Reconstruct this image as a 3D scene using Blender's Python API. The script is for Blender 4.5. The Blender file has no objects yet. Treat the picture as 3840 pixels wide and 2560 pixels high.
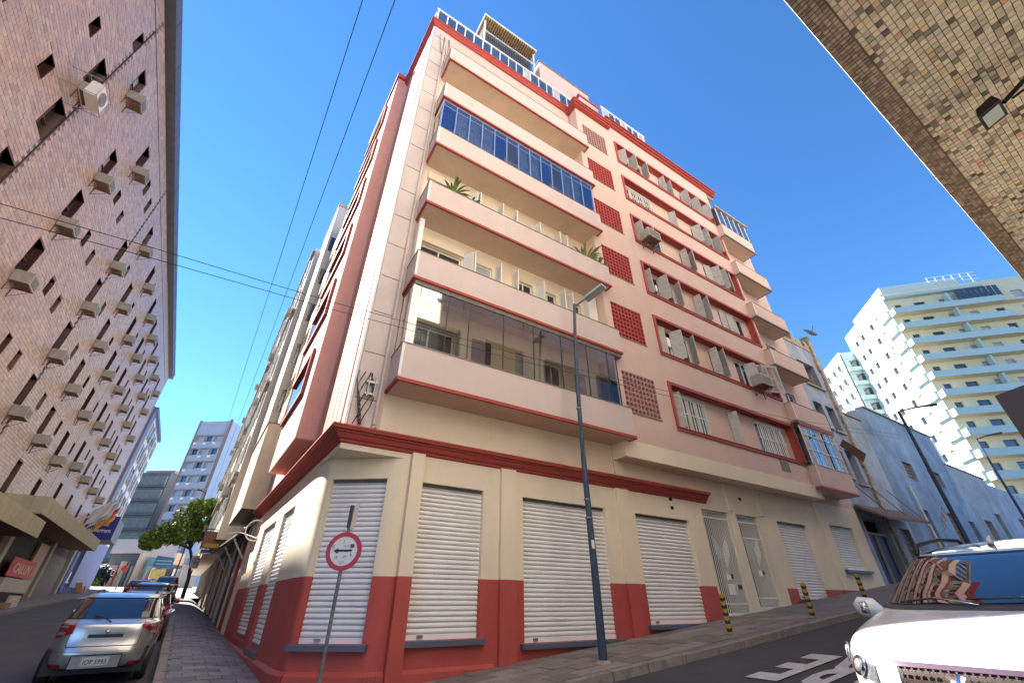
import bpy, math, random, bmesh
import numpy as np
from mathutils import Vector, Matrix
random.seed(7); rng = np.random.default_rng(7)
PI = math.pi
sc = bpy.context.scene
# ---------------------------------------------------------------- camera
cam_d = bpy.data.cameras.new('camera'); cam = bpy.data.objects.new('camera', cam_d)
sc.collection.objects.link(cam); sc.camera = cam
cam_d.sensor_width = 36.0; cam_d.lens = 36 * 1555.37 / 3840; cam_d.clip_end = 2000; cam_d.clip_start = 0.05
cam.location = (0, 0, 1.6); cam.rotation_euler = (PI/2 + 0.5639, 0, 0)
# ---------------------------------------------------------------- directions of the two streets
A_R = 1.01361404; A_L = -0.607827650
dR = np.array([math.sin(A_R), math.cos(A_R)]); nR = np.array([-dR[1], dR[0]])
dL = np.array([math.sin(A_L), math.cos(A_L)]); nL = np.array([dL[1], -dL[0]])
# ---------------------------------------------------------------- sky, sun
sh = -nL*0.44 + dL*1.0                     # horizontal direction towards the sun, per unit of height
sun_az = math.atan2(sh[0], sh[1]); sun_el = math.atan2(1.0, math.hypot(sh[0], sh[1]))
world = bpy.data.worlds.new('World'); sc.world = world; world.use_nodes = True
wn = world.node_tree; wn.nodes.clear()
wo = wn.nodes.new('ShaderNodeOutputWorld'); bg = wn.nodes.new('ShaderNodeBackground'); sky = wn.nodes.new('ShaderNodeTexSky')
sky.sky_type = 'NISHITA'; sky.sun_disc = False; sky.sun_elevation = sun_el; sky.sun_rotation = sun_az
sky.altitude = 0; sky.air_density = 0.7; sky.dust_density = 0.0; sky.ozone_density = 3.0
bg.inputs['Strength'].default_value = 0.09
hs = wn.nodes.new('ShaderNodeHueSaturation'); hs.inputs['Saturation'].default_value = 1.20
wn.links.new(sky.outputs[0], hs.inputs['Color']); wn.links.new(hs.outputs[0], bg.inputs['Color'])
wn.links.new(bg.outputs[0], wo.inputs['Surface'])
sd = bpy.data.lights.new('sun', 'SUN'); sd.energy = 5.0; sd.angle = math.radians(0.53); sd.color = (1.0, 0.95, 0.87)
so = bpy.data.objects.new('sun', sd); sc.collection.objects.link(so)
sv = Vector((sh[0], sh[1], 1.0)).normalized(); so.rotation_euler = sv.to_track_quat('Z', 'Y').to_euler(); so.location = (-40, 20, 60)
sc.view_settings.view_transform = 'Standard'; sc.view_settings.look = 'None'
sc.view_settings.exposure = 2.15; sc.view_settings.gamma = 1.0
try: sc.view_settings.use_curve_mapping = False
except Exception: pass

# ---------------------------------------------------------------- frames:  (origin, ex, ey); x runs along a street, y away from it
FR = {'R': (np.zeros(2), dR, nR), 'L': (np.zeros(2), dL, -nL), 'W': (np.zeros(2), np.array([1., 0]), np.array([0, 1.]))}
def RW(u, w): return dR*u + nR*w
def LW(v, n): return dL*v + nL*n
def RLpt(w, n):                       # ground point at nR = w and nL = n
    return np.linalg.solve(np.array([nR, nL]), np.array([w, n]))
def toR(p): return float(p @ dR), float(p @ nR)
PA = RW(2.83, 9.4); PB = LW(10.32, 1.96)
cx = (PA-PB)/np.linalg.norm(PA-PB); FR['C'] = (PB, cx, np.array([-cx[1], cx[0]])); CW = float(np.linalg.norm(PA-PB))
def W(f, a, b, z=0.0):
    o, ex, ey = FR[f]; p = o + ex*a + ey*b; return Vector((p[0], p[1], z))
def ang(f): ex = FR[f][1]; return math.atan2(ex[1], ex[0])
def sm(x, a, b): t = min(1, max(0, (x-a)/(b-a))); return t*t*(3-2*t)
def gh(x, y):                          # height of the pavements (the roads lie 0.12 lower)
    p = np.array([x, y]); u = p @ dR; v = p @ dL; n = p @ nL
    zr = 0.0904*max(-14, min(u, 140)); zl = -0.12 + 0.0425*max(-20, min(v, 150))
    t = sm(v, 5, 12)*(1-sm(n, 1.0, 4.0))
    return zr*(1-t) + zl*t
def gR(u): return 0.0904*u
def gL(v): return -0.12 + 0.0425*v

# ---------------------------------------------------------------- materials
MATS = {}
def nd(nt, t, **k):
    n = nt.nodes.new(t)
    for a, b in k.items(): setattr(n, a, b)
    return n
def mat(name, col, rough=0.7, metal=0.0, var=0.08, vs=3.0, bump=0.0, bs=60.0, spec=0.5, streak=0.0, sp=0.0, spc=(0.1, 0.08, 0.07), spscale=8.0, coat=0.0, attr=False, emit=None):
    if name in MATS: return MATS[name]
    m = bpy.data.materials.new(name); m.use_nodes = True; nt = m.node_tree; b = nt.nodes['Principled BSDF']; L = nt.links
    b.inputs['Roughness'].default_value = rough; b.inputs['Metallic'].default_value = metal
    b.inputs['Specular IOR Level'].default_value = spec
    if coat: b.inputs['Coat Weight'].default_value = coat; b.inputs['Coat Roughness'].default_value = 0.03
    geo = nd(nt, 'ShaderNodeNewGeometry')
    cur = nd(nt, 'ShaderNodeRGB'); cur.outputs[0].default_value = (*col, 1); cur = cur.outputs[0]
    if attr:
        at = nd(nt, 'ShaderNodeAttribute', attribute_name='tint'); mx = nd(nt, 'ShaderNodeMix', data_type='RGBA', blend_type='MULTIPLY'); mx.inputs[0].default_value = 1
        L.new(cur, mx.inputs[6]); L.new(at.outputs['Color'], mx.inputs[7]); cur = mx.outputs[2]
    if var:
        n1 = nd(nt, 'ShaderNodeTexNoise'); n1.inputs['Scale'].default_value = vs; n1.inputs['Detail'].default_value = 6; n1.inputs['Roughness'].default_value = 0.65
        L.new(geo.outputs['Position'], n1.inputs['Vector'])
        mr = nd(nt, 'ShaderNodeMapRange'); mr.inputs[1].default_value = 0.3; mr.inputs[2].default_value = 0.7; mr.inputs[3].default_value = 1-var; mr.inputs[4].default_value = 1+var
        L.new(n1.outputs[0], mr.inputs[0]); mx = nd(nt, 'ShaderNodeMix', data_type='RGBA', blend_type='MULTIPLY'); mx.inputs[0].default_value = 1
        L.new(cur, mx.inputs[6]); L.new(mr.outputs[0], mx.inputs[7]); cur = mx.outputs[2]
    if streak:
        mp = nd(nt, 'ShaderNodeMapping'); mp.inputs['Scale'].default_value = (5, 5, 0.35); L.new(geo.outputs['Position'], mp.inputs[0])
        n2 = nd(nt, 'ShaderNodeTexNoise'); n2.inputs['Scale'].default_value = 1.0; n2.inputs['Detail'].default_value = 5; L.new(mp.outputs[0], n2.inputs['Vector'])
        mr = nd(nt, 'ShaderNodeMapRange'); mr.inputs[1].default_value = 0.55; mr.inputs[2].default_value = 0.8; mr.inputs[3].default_value = 0; mr.inputs[4].default_value = streak
        L.new(n2.outputs[0], mr.inputs[0]); mx = nd(nt, 'ShaderNodeMix', data_type='RGBA'); L.new(mr.outputs[0], mx.inputs[0]); L.new(cur, mx.inputs[6]); mx.inputs[7].default_value = (*[c*0.5 for c in col], 1); cur = mx.outputs[2]
    if sp:
        n3 = nd(nt, 'ShaderNodeTexNoise'); n3.inputs['Scale'].default_value = spscale; n3.inputs['Detail'].default_value = 8; n3.inputs['Roughness'].default_value = 0.8; L.new(geo.outputs['Position'], n3.inputs['Vector'])
        mr = nd(nt, 'ShaderNodeMapRange'); mr.inputs[1].default_value = 0.72 - sp*0.3; mr.inputs[2].default_value = 0.80 - sp*0.3; L.new(n3.outputs[0], mr.inputs[0])
        mx = nd(nt, 'ShaderNodeMix', data_type='RGBA'); L.new(mr.outputs[0], mx.inputs[0]); L.new(cur, mx.inputs[6]); mx.inputs[7].default_value = (*spc, 1); cur = mx.outputs[2]
    L.new(cur, b.inputs['Base Color'])
    if bump:
        nb = nd(nt, 'ShaderNodeTexNoise'); nb.inputs['Scale'].default_value = bs; nb.inputs['Detail'].default_value = 4; L.new(geo.outputs['Position'], nb.inputs['Vector'])
        bu = nd(nt, 'ShaderNodeBump'); bu.inputs['Strength'].default_value = bump; bu.inputs['Distance'].default_value = 0.01; L.new(nb.outputs[0], bu.inputs['Height']); L.new(bu.outputs[0], b.inputs['Normal'])
    if emit: b.inputs['Emission Color'].default_value = (*emit, 1); b.inputs['Emission Strength'].default_value = 1.0
    MATS[name] = m; return m
def glassmat(name, tint=(0.9, 0.93, 0.92), base=0.35):
    m = bpy.data.materials.new(name); m.use_nodes = True; nt = m.node_tree; nt.nodes.clear(); L = nt.links
    o = nd(nt, 'ShaderNodeOutputMaterial'); mx = nd(nt, 'ShaderNodeMixShader'); t = nd(nt, 'ShaderNodeBsdfTransparent'); g = nd(nt, 'ShaderNodeBsdfGlossy')
    t.inputs[0].default_value = (*tint, 1); g.inputs['Roughness'].default_value = 0.01; g.inputs['Color'].default_value = (0.95, 0.95, 0.95, 1)
    fr = nd(nt, 'ShaderNodeFresnel'); fr.inputs[0].default_value = 1.6
    ad = nd(nt, 'ShaderNodeMath', operation='ADD'); ad.inputs[1].default_value = base; ad.use_clamp = True
    L.new(fr.outputs[0], ad.inputs[0]); L.new(ad.outputs[0], mx.inputs[0]); L.new(t.outputs[0], mx.inputs[1]); L.new(g.outputs[0], mx.inputs[2]); L.new(mx.outputs[0], o.inputs[0])
    MATS[name] = m; return m
parap = mat('pale_parapet_plaster', (0.62, 0.50, 0.46), 0.85, var=0.05, vs=0.9, bump=0.25, bs=90, streak=0.10)
pink = mat('pink_plaster', (0.68, 0.48, 0.40), 0.85, var=0.05, vs=0.9, bump=0.25, bs=90, streak=0.10)
pinkg = mat('rosy_grey_plaster', (0.60, 0.50, 0.46), 0.85, var=0.07, vs=1.5, bump=0.3, bs=90, streak=0.2)
salmon = mat('salmon_board', (0.58, 0.25, 0.19), 0.8, var=0.06, vs=2, bump=0.2, bs=60, streak=0.1)
rosepink = mat('deep_rose_plaster', (0.62, 0.33, 0.29), 0.85, var=0.06, vs=2, bump=0.2, streak=0.15)
cream = mat('cream_plaster', (0.82, 0.69, 0.52), 0.85, var=0.05, vs=0.8, bump=0.3, bs=70, streak=0.08, sp=0.02, spscale=11, spc=(0.35, 0.25, 0.15))
tan = mat('tan_soffit_plaster', (0.68, 0.50, 0.37), 0.9, var=0.08, vs=1.2, bump=0.2)
red = mat('oxide_red_paint', (0.46, 0.075, 0.06), 0.65, var=0.10, vs=1.6, bump=0.3, bs=40, streak=0.12, sp=0.03, spscale=9, spc=(0.28, 0.10, 0.08))
redt = mat('red_trim_paint', (0.40, 0.06, 0.045), 0.7, var=0.08, vs=3, bump=0.15, streak=0.15)
redl = mat('red_lattice_paint', (0.44, 0.06, 0.05), 0.8, var=0.10, vs=6)
redw = mat('washed_red_lattice', (0.44, 0.23, 0.21), 0.8, var=0.12, vs=6)
white = mat('white_paint', (0.80, 0.78, 0.73), 0.5, var=0.05, vs=4)
shut = mat('shutter_steel', (0.86, 0.82, 0.79), 0.5, var=0.07, vs=1.5, sp=0.10, spscale=14, spc=(0.18, 0.14, 0.12), bump=0.1, bs=30)
shutb = mat('shutter_steel_shaded', (0.76, 0.75, 0.80), 0.5, var=0.07, vs=1.5, sp=0.06, spscale=14, spc=(0.2, 0.15, 0.13), bump=0.1, bs=30)  # bluish copy for the corner shutter: its blue shade is put into the colour
leafm = mat('shutter_leaf_paint', (0.52, 0.49, 0.45), 0.6, var=0.15, vs=5, sp=0.12, spscale=20, spc=(0.3, 0.26, 0.2))
sillm = mat('slate_blue_sill', (0.10, 0.115, 0.16), 0.5, var=0.1)
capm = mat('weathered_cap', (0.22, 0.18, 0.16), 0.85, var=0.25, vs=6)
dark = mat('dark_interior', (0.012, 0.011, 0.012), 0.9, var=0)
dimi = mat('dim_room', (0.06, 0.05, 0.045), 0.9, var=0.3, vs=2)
glassd = mat('window_glass', (0.025, 0.03, 0.035), 0.04, var=0, spec=0.9, coat=0.6)
glassb = mat('window_glass_bluish', (0.05, 0.08, 0.14), 0.05, var=0.2, vs=1, spec=0.9, coat=0.6)
curt = mat('pale_curtain', (0.42, 0.42, 0.47), 0.9, var=0.2, vs=4)
bluef = mat('blue_window_frame', (0.16, 0.27, 0.62), 0.4, var=0.1)
clear = glassmat('balcony_glass', (0.86, 0.88, 0.86), 0.30)
clearb = glassmat('blue_glass', (0.55, 0.65, 0.85), 0.12)
steel = mat('grey_steel', (0.30, 0.31, 0.32), 0.4, metal=0.8, var=0.1)
black = mat('black_paint', (0.02, 0.02, 0.022), 0.5, var=0)
bluep = mat('dark_blue_post_paint', (0.035, 0.06, 0.10), 0.5, var=0.25, vs=6, sp=0.05, spc=(0.2, 0.2, 0.2))
asph = mat('asphalt', (0.062, 0.056, 0.062), 0.9, var=0.22, vs=0.7, bump=0.8, bs=120, sp=0.05, spscale=30, spc=(0.14, 0.13, 0.13))
pave = mat('pavement_cement', (0.17, 0.15, 0.15), 0.9, var=0.2, vs=1.2, bump=0.5, bs=60, sp=0.05, spscale=5, spc=(0.08, 0.07, 0.06))
slabm = mat('basalt_slab', (0.19, 0.18, 0.185), 0.75, var=0.22, vs=2.5, bump=0.5, bs=50, attr=True)
slabr = mat('sandy_slab', (0.23, 0.19, 0.165), 0.85, var=0.22, vs=2.0, bump=0.6, bs=50, attr=True)
kerbm = mat('granite_kerb', (0.26, 0.22, 0.19), 0.85, var=0.3, vs=5, bump=0.6, bs=40, sp=0.1, spscale=8, spc=(0.10, 0.08, 0.07))
roadw = mat('road_paint', (0.52, 0.50, 0.48), 0.8, var=0.15, vs=6, sp=0.16, spscale=12, spc=(0.12, 0.11, 0.11))
tilem = mat('brown_tile', (0.46, 0.335, 0.27), 0.45, var=0.10, vs=0.35, attr=True, spec=0.4)
groutm = mat('tile_grout', (0.22, 0.15, 0.125), 0.9, var=0.1)
mosm = mat('mosaic_tile', (0.80, 0.68, 0.50), 0.5, var=0.06, vs=2, attr=True)
mosg = mat('mosaic_grout', (0.75, 0.65, 0.48), 0.9, var=0.1)
slate = mat('slate_metal_fascia', (0.10, 0.10, 0.13), 0.6, var=0.15, vs=2)
conc = mat('old_concrete', (0.40, 0.36, 0.30), 0.9, var=0.15, vs=1.0, bump=0.4, streak=0.5)
concd = mat('dark_soffit', (0.07, 0.055, 0.05), 0.9, var=0.2)
acm = mat('ac_casing', (0.36, 0.33, 0.28), 0.5, var=0.12, vs=6, streak=0.3)
acd = mat('ac_grille', (0.10, 0.095, 0.09), 0.6, var=0.2)
rust = mat('rusty_bracket', (0.16, 0.09, 0.06), 0.8, var=0.3, vs=12)
woodb = mat('brown_wood', (0.20, 0.085, 0.045), 0.7, var=0.3, vs=6)

# ---------------------------------------------------------------- mesh helpers
class MB:
    def __init__(s, f='R'): s.v = []; s.fc = []; s.f = f; s.smooth = False; s.tint = None
    def pts(s, P, F, f=None):
        o, ex, ey = FR[f or s.f]; k = len(s.v)
        for a, b, z in P:
            p = o + ex*a + ey*b; s.v.append((p[0], p[1], z))
        s.fc += [tuple(k+i for i in q) for q in F]; return s
    def box(s, x0, x1, y0, y1, z0, z1, f=None):
        return s.pts([(x0, y0, z0), (x1, y0, z0), (x1, y1, z0), (x0, y1, z0), (x0, y0, z1), (x1, y0, z1), (x1, y1, z1), (x0, y1, z1)],
                     [(0, 3, 2, 1), (4, 5, 6, 7), (0, 1, 5, 4), (1, 2, 6, 5), (2, 3, 7, 6), (3, 0, 4, 7)], f)
    def quad(s, *P, f=None): return s.pts(P, [tuple(range(len(P)))], f)
    def prism(s, poly, z0, z1, f=None):
        n = len(poly)
        return s.pts([(a, b, z0) for a, b in poly] + [(a, b, z1) for a, b in poly],
                     [tuple(range(n))[::-1], tuple(range(n, 2*n))] + [(i, (i+1) % n, n+(i+1) % n, n+i) for i in range(n)], f)
    def tube(s, path, r, n=8, f=None, caps=True):
        path = [Vector(p) for p in path]; rs = r if isinstance(r, (list, tuple)) else [r]*len(path); P = []; F = []
        for i, p in enumerate(path):
            d = (path[min(i+1, len(path)-1)] - path[max(i-1, 0)]).normalized()
            a = d.cross(Vector((0, 0, 1)));
            if a.length < 1e-3: a = Vector((1, 0, 0))
            a.normalize(); b = d.cross(a)
            for k in range(n):
                t = 2*PI*k/n; q = p + (a*math.cos(t) + b*math.sin(t))*rs[i]; P.append((q.x, q.y, q.z))
        for i in range(len(path)-1):
            for k in range(n): F.append((i*n+k, i*n+(k+1) % n, (i+1)*n+(k+1) % n, (i+1)*n+k))
        if caps: F.append(tuple(range(n))[::-1]); F.append(tuple(range((len(path)-1)*n, len(path)*n)))
        return s.pts(P, F, f)
    def holed(s, a0, a1, z0, z1, holes, d0, d1, f=None, reveal=True):
        xs = sorted({a0, a1, *[min(max(h[i], a0), a1) for h in holes for i in (0, 1)]}); zs = sorted({z0, z1, *[min(max(h[i], z0), z1) for h in holes for i in (2, 3)]})
        for i in range(len(xs)-1):
            for j in range(len(zs)-1):
                cxm = (xs[i]+xs[i+1])/2; cz = (zs[j]+zs[j+1])/2
                if any(h[0] < cxm < h[1] and h[2] < cz < h[3] for h in holes): continue
                s.quad((xs[i], d0, zs[j]), (xs[i+1], d0, zs[j]), (xs[i+1], d0, zs[j+1]), (xs[i], d0, zs[j+1]), f=f)
        if reveal:
            for h in holes:
                b0, b1, c0, c1 = max(h[0], a0), min(h[1], a1), max(h[2], z0), min(h[3], z1)
                if c1 <= c0 or b1 <= b0: continue
                if h[0] >= a0: s.quad((b0, d0, c0), (b0, d1, c0), (b0, d1, c1), (b0, d0, c1), f=f)
                if h[1] <= a1: s.quad((b1, d0, c0), (b1, d1, c0), (b1, d1, c1), (b1, d0, c1), f=f)
                if h[2] >= z0: s.quad((b0, d0, c0), (b1, d0, c0), (b1, d1, c0), (b0, d1, c0), f=f)
                if h[3] <= z1: s.quad((b0, d0, c1), (b1, d0, c1), (b1, d1, c1), (b0, d1, c1), f=f)
        return s
    def mesh(s, name, inv=None):
        me = bpy.data.meshes.new(name)
        v = np.array(s.v, dtype=float).reshape(-1, 3)
        if inv is not None and len(v):
            M = np.array(inv); v = v @ M[:3, :3].T + M[:3, 3]
        me.from_pydata([tuple(x) for x in v], [], s.fc); me.update()
        if s.smooth: me.polygons.foreach_set('use_smooth', [True]*len(me.polygons))
        if s.tint is not None:
            ca = me.color_attributes.new('tint', 'FLOAT_COLOR', 'POINT'); ca.data.foreach_set('color', np.asarray(s.tint, dtype=np.float32).ravel())
        return me
    def build(s, name, m, parent=None, kind=None, label=None):
        inv = parent['_inv'] if False else (INV[parent.name] if parent else None)
        me = s.mesh(name, inv); me.materials.append(m); o = bpy.data.objects.new(name, me); sc.collection.objects.link(o)
        if parent: o.parent = parent; INV[o.name] = INV[parent.name]
        else: INV[o.name] = Matrix.Identity(4)
        if kind: o['kind'] = kind
        if label: o['label'] = label
        return o
INV = {}
def thing(name, label, cat, f='R', base=(0, 0, 0), group=None, rot=0.0, tilt=0.0):
    o = bpy.data.objects.new(name, None); sc.collection.objects.link(o); o.empty_display_size = 0.3
    M = Matrix.Translation(W(f, *base)) @ Matrix.Rotation(ang(f)+rot, 4, 'Z') @ Matrix.Rotation(-tilt, 4, 'Y')
    o.matrix_basis = M; INV[o.name] = M.inverted(); o['label'] = label; o['category'] = cat
    if group: o['group'] = group
    return o
def tag(o, label, cat, group=None):
    o['label'] = label; o['category'] = cat
    if group: o['group'] = group
    return o
def shared(name, me, parent, loc=(0, 0, 0), rot=(0, 0, 0)):         # an object that shares its mesh; loc in the parent's own axes
    o = bpy.data.objects.new(name, me); sc.collection.objects.link(o); o.parent = parent; o.location = loc; o.rotation_euler = rot
    if parent.name in INV: INV[o.name] = INV[parent.name]
    return o
def local_mesh(mb, name, m):         # mesh built in local (frame W) coordinates
    me = mb.mesh(name); me.materials.append(m); return me
def copy_tree(o, parent=None):
    c = o.copy(); sc.collection.objects.link(c); c.parent = parent
    for ch in o.children: copy_tree(ch, c)
    return c
TXT = {}
def make_text(key, s, bold=0.0):
    cu = bpy.data.curves.new('t', 'FONT'); cu.body = s; cu.size = 1.0; cu.align_x = 'CENTER'; cu.align_y = 'CENTER'; cu.resolution_u = 2; cu.offset = bold
    o = bpy.data.objects.new('t', cu); sc.collection.objects.link(o); dg = bpy.context.evaluated_depsgraph_get(); me = o.evaluated_get(dg).to_mesh()
    TXT[key] = ([(v.co.x, v.co.y) for v in me.vertices], [tuple(p.vertices) for p in me.polygons])
    o.evaluated_get(dg).to_mesh_clear(); bpy.data.objects.remove(o); bpy.data.curves.remove(cu)
def text_mb(key, f, fn):
    V, F = TXT[key]; mb = MB(f); mb.pts([fn(x, y) for x, y in V], F); return mb
for k_, s_, b_ in [('plate', 'IOP 5993', 0.01), ('E', 'E', 0.03), ('R', 'R', 0.03), ('A', 'A', 0.03), ('P', 'P', 0.03), ('blue_sign', 'aluvorrem', 0.01), ('park', 'E', 0.02), ('tags', 'OAK', 0.0), ('banner', 'CAILUN', 0.02)]:
    make_text(k_, s_, b_)
# ================================================================ GROUND
def ground_sheet():
    mb = MB('W'); n = 0
    xs = [-220, -160, -120, -90, -70] + list(np.arange(-56, 40.1, 1.6)) + [50, 65, 85, 110, 150, 200, 300]
    ys = [-120, -60, -30, -15, -8] + list(np.arange(-4, 60.1, 1.6)) + [66, 74, 84, 96, 112, 130, 160, 200, 300]
    P = [(x, y, gh(x, y)-0.12) for y in ys for x in xs]; nx = len(xs)
    F = [(j*nx+i, j*nx+i+1, (j+1)*nx+i+1, (j+1)*nx+i) for j in range(len(ys)-1) for i in range(nx-1)]
    mb.pts(P, F); mb.smooth = True; return mb
road = ground_sheet().build('road', asph, kind='structure')
# kerb line: right street, round the corner, up the left street
KR = [(110, 6.3), (60, 6.4), (40, 6.5), (26, 6.6), (20, 6.66), (16, 6.68), (12.5, 6.78), (9, 6.85), (7.4, 6.92), (6, 6.97), (4.5, 7.0), (3, 7.0), (1.9, 6.98), (1.0, 7.15), (0.35, 7.7), (-0.05, 8.5), (-0.3, 9.5), (-0.42, 10.6)]
kerb_pts = [RW(u, w) for u, w in KR] + [LW(v, 0.2) for v in (12, 13.5, 15, 17, 20, 24, 28, 32, 36, 41, 46, 51)]
inner = [RW(u, 9.5) for u, w in KR[:12]] + [PA + (PB-PA)*t for t in (0.05, 0.25, 0.45, 0.65, 0.85)] + [PB] + [LW(v, 2.0) for v in (12, 13.5, 15, 17, 20, 24, 28, 32, 36, 41, 46, 51)]
# resample
def resample(A, B, step):
    a2 = [A[0]]; b2 = [B[0]]
    for i in range(1, len(A)):
        k = max(1, int(np.linalg.norm(A[i]-A[i-1])/step))
        for j in range(1, k+1): a2.append(A[i-1]+(A[i]-A[i-1])*j/k); b2.append(B[i-1]+(B[i]-B[i-1])*j/k)
    return a2, b2
ka, ib = resample(kerb_pts, inner, 0.8)
mb = MB('W'); NC = 6; P = []
for a, b in zip(ka, ib):
    for c in range(NC+1):
        p = a+(b-a)*c/NC; P.append((p[0], p[1], gh(p[0], p[1])))
F = [(i*(NC+1)+c, i*(NC+1)+c+1, (i+1)*(NC+1)+c+1, (i+1)*(NC+1)+c) for i in range(len(ka)-1) for c in range(NC)]
mb.pts(P, F); mb.smooth = True; pavement = mb.build('pavement', pave, kind='structure')
mbf = MB('W')                                                       # kerb face below the stones
for i in range(len(ka)-1):
    a, b = ka[i], ka[i+1]; za, zb = gh(*a), gh(*b); mbf.quad((a[0], a[1], za-0.01), (b[0], b[1], zb-0.01), (b[0], b[1], zb-0.3), (a[0], a[1], za-0.3))
mbf.build('kerb_base', kerbm, pavement)
# kerb stones, one object each
L_ = [0.0]
for i in range(1, len(ka)): L_.append(L_[-1]+float(np.linalg.norm(ka[i]-ka[i-1])))
def at_len(s):
    i = min(max(1, int(np.searchsorted(L_, s))), len(ka)-1); t = (s-L_[i-1])/(L_[i]-L_[i-1]); p = ka[i-1]+(ka[i]-ka[i-1])*t; d = ka[i]-ka[i-1]; return p, d/np.linalg.norm(d)
s = L_[-1]; ln = 0.9
while s > 62 and s > 0:
    ln = random.uniform(0.75, 1.05)
    p, d = at_len(s-ln/2); q = np.array([-d[1], d[0]]); q = q if (q @ (np.array([2., 12.])-p)) > 0 else -q
    h = ln/2-random.uniform(0.008, 0.03); j = random.uniform(-0.012, 0.012)
    e0 = p-d*h-q*(0.05+j); e1 = p+d*h-q*(0.05+j); e2 = p+d*h+q*0.13; e3 = p-d*h+q*0.13
    m_ = MB('W'); zs = [gh(*e)+0.012+j for e in (e0, e1, e2, e3)]
    m_.pts([(e[0], e[1], z-0.26) for e, z in zip((e0, e1, e2, e3), zs)] + [(e[0]+(0.012*q[0] if i < 2 else 0), e[1]+(0.012*q[1] if i < 2 else 0), z) for i, (e, z) in enumerate(zip((e0, e1, e2, e3), zs))],
           [(4, 5, 6, 7), (0, 1, 5, 4), (1, 2, 6, 5), (2, 3, 7, 6), (3, 0, 4, 7)])
    m_.build('kerbstone', kerbm, pavement); s -= ln
# paving slabs: left street (basalt), right street (sandy); each slab is an object
def slab(f, a0, a1, b0, b1, m, j):
    m_ = MB(f); g = 0.008; c = [(a0+g, b0+g), (a1-g, b0+g), (a1-g, b1-g), (a0+g, b1-g)]; P = []
    for k, (a, b) in enumerate(c):
        p = W(f, a, b); P.append((a, b, gh(p.x, p.y)-0.01))
    for k, (a, b) in enumerate(c):
        p = W(f, a, b); P.append((a, b, gh(p.x, p.y)+0.012+j+random.uniform(-0.002, 0.002)))
    m_.pts(P, [(4, 5, 6, 7), (0, 1, 5, 4), (1, 2, 6, 5), (2, 3, 7, 6), (3, 0, 4, 7)]); t = random.uniform(0.72, 1.25); m_.tint = [(t, t*random.uniform(0.97, 1.03), t*random.uniform(0.95, 1.05), 1)]*8
    return m_
v = 10.4; r = 0; ns = 0
while v < 30:
    dv = 0.42
    off = 0.22 if r % 2 else 0.0; b = -1.93
    edges = [-1.93] + [x for x in np.arange(-1.93+0.44-off, -0.36, 0.44)] + [-0.34]
    for i in range(len(edges)-1):
        if edges[i+1]-edges[i] < 0.1: continue
        slab('L', v, v+dv, edges[i], edges[i+1], slabm, random.uniform(-0.003, 0.004)).build('paving_slab', slabm, pavement); ns += 1
    v += dv; r += 1
for r in range(5):
    u = 2.2+0.3*(r % 2)
    while u < 14.5:
        w0 = 7.18+r*0.44
        if not (u < 3.3 and w0 < 0): slab('R', u, u+0.62, w0, w0+0.44, slabr, random.uniform(-0.004, 0.004)).build('paving_slab', slabr, pavement)
        u += 0.62
# far pavement of the left street (across the road)
mb = MB('L'); P = []; vs_ = np.arange(4, 100, 3.0)
for v in vs_:
    for m_ in (6.3, 6.3, 10.2): P.append((v, m_, gL(v) if len(P) % 3 else gL(v)-0.12))
F = [(i*3+c, i*3+c+1, (i+1)*3+c+1, (i+1)*3+c) for i in range(len(vs_)-1) for c in range(2)]
mb.pts(P, F); mb.build('far_pavement', pave, kind='structure')
# sunlit stone paving where the left street opens out
mb = MB('L'); mb.quad((51, -2.3, gL(51)+0.01), (51, 6.3, gL(51)-0.1), (100, 6.3, gL(100)), (100, -6, gL(100)+0.02)); mb.build('plaza_paving', mat('pale_paving', (0.42, 0.36, 0.32), 0.85, var=0.25, vs=1.5), kind='structure')
# unseen pavement on camera side, made pale to bounce light onto the soffit
mb = MB('R'); us_ = list(np.arange(-4, 60, 2.0)); P = []
for u in us_:
    for w in (0.2, -6.0): p = W('R', u, w); P.append((u, w, gh(p.x, p.y)+0.004))
    P.append((u, 0.2, P[-1][2]-0.13))
mb.pts(P, [(3*i, 3*i+3, 3*i+4, 3*i+1) for i in range(len(us_)-1)] + [(3*i, 3*i+3, 3*i+5, 3*i+2) for i in range(len(us_)-1)]); mb.build('near_pavement', mat('pale_bounce_paving', (0.42, 0.38, 0.33), 0.85, var=0.15, vs=2), kind='structure')
# painted lettering STOP in Portuguese on the right-hand road; letters stretched along the road, read going downhill
for k_, wc in (('P', 3.26), ('A', 3.84), ('R', 4.45), ('E', 5.07)):
    V, F = TXT[k_]; xs = [p[0] for p in V]; ys = [p[1] for p in V]; x0, x1, y0, y1 = min(xs), max(xs), min(ys), max(ys)
    fn = lambda x, y: (10.05-2.25*(y-y0)/(y1-y0), wc-0.27+0.54*(x-x0)/(x1-x0), 0)
    mb = MB('R'); P = []
    for x, y in V:
        a, b, _ = fn(x, y); p = W('R', a, b); P.append((a, b, gh(p.x, p.y)-0.12+0.016))
    mb.pts(P, F); mb.build('road_marking', roadw, kind='structure')

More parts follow.
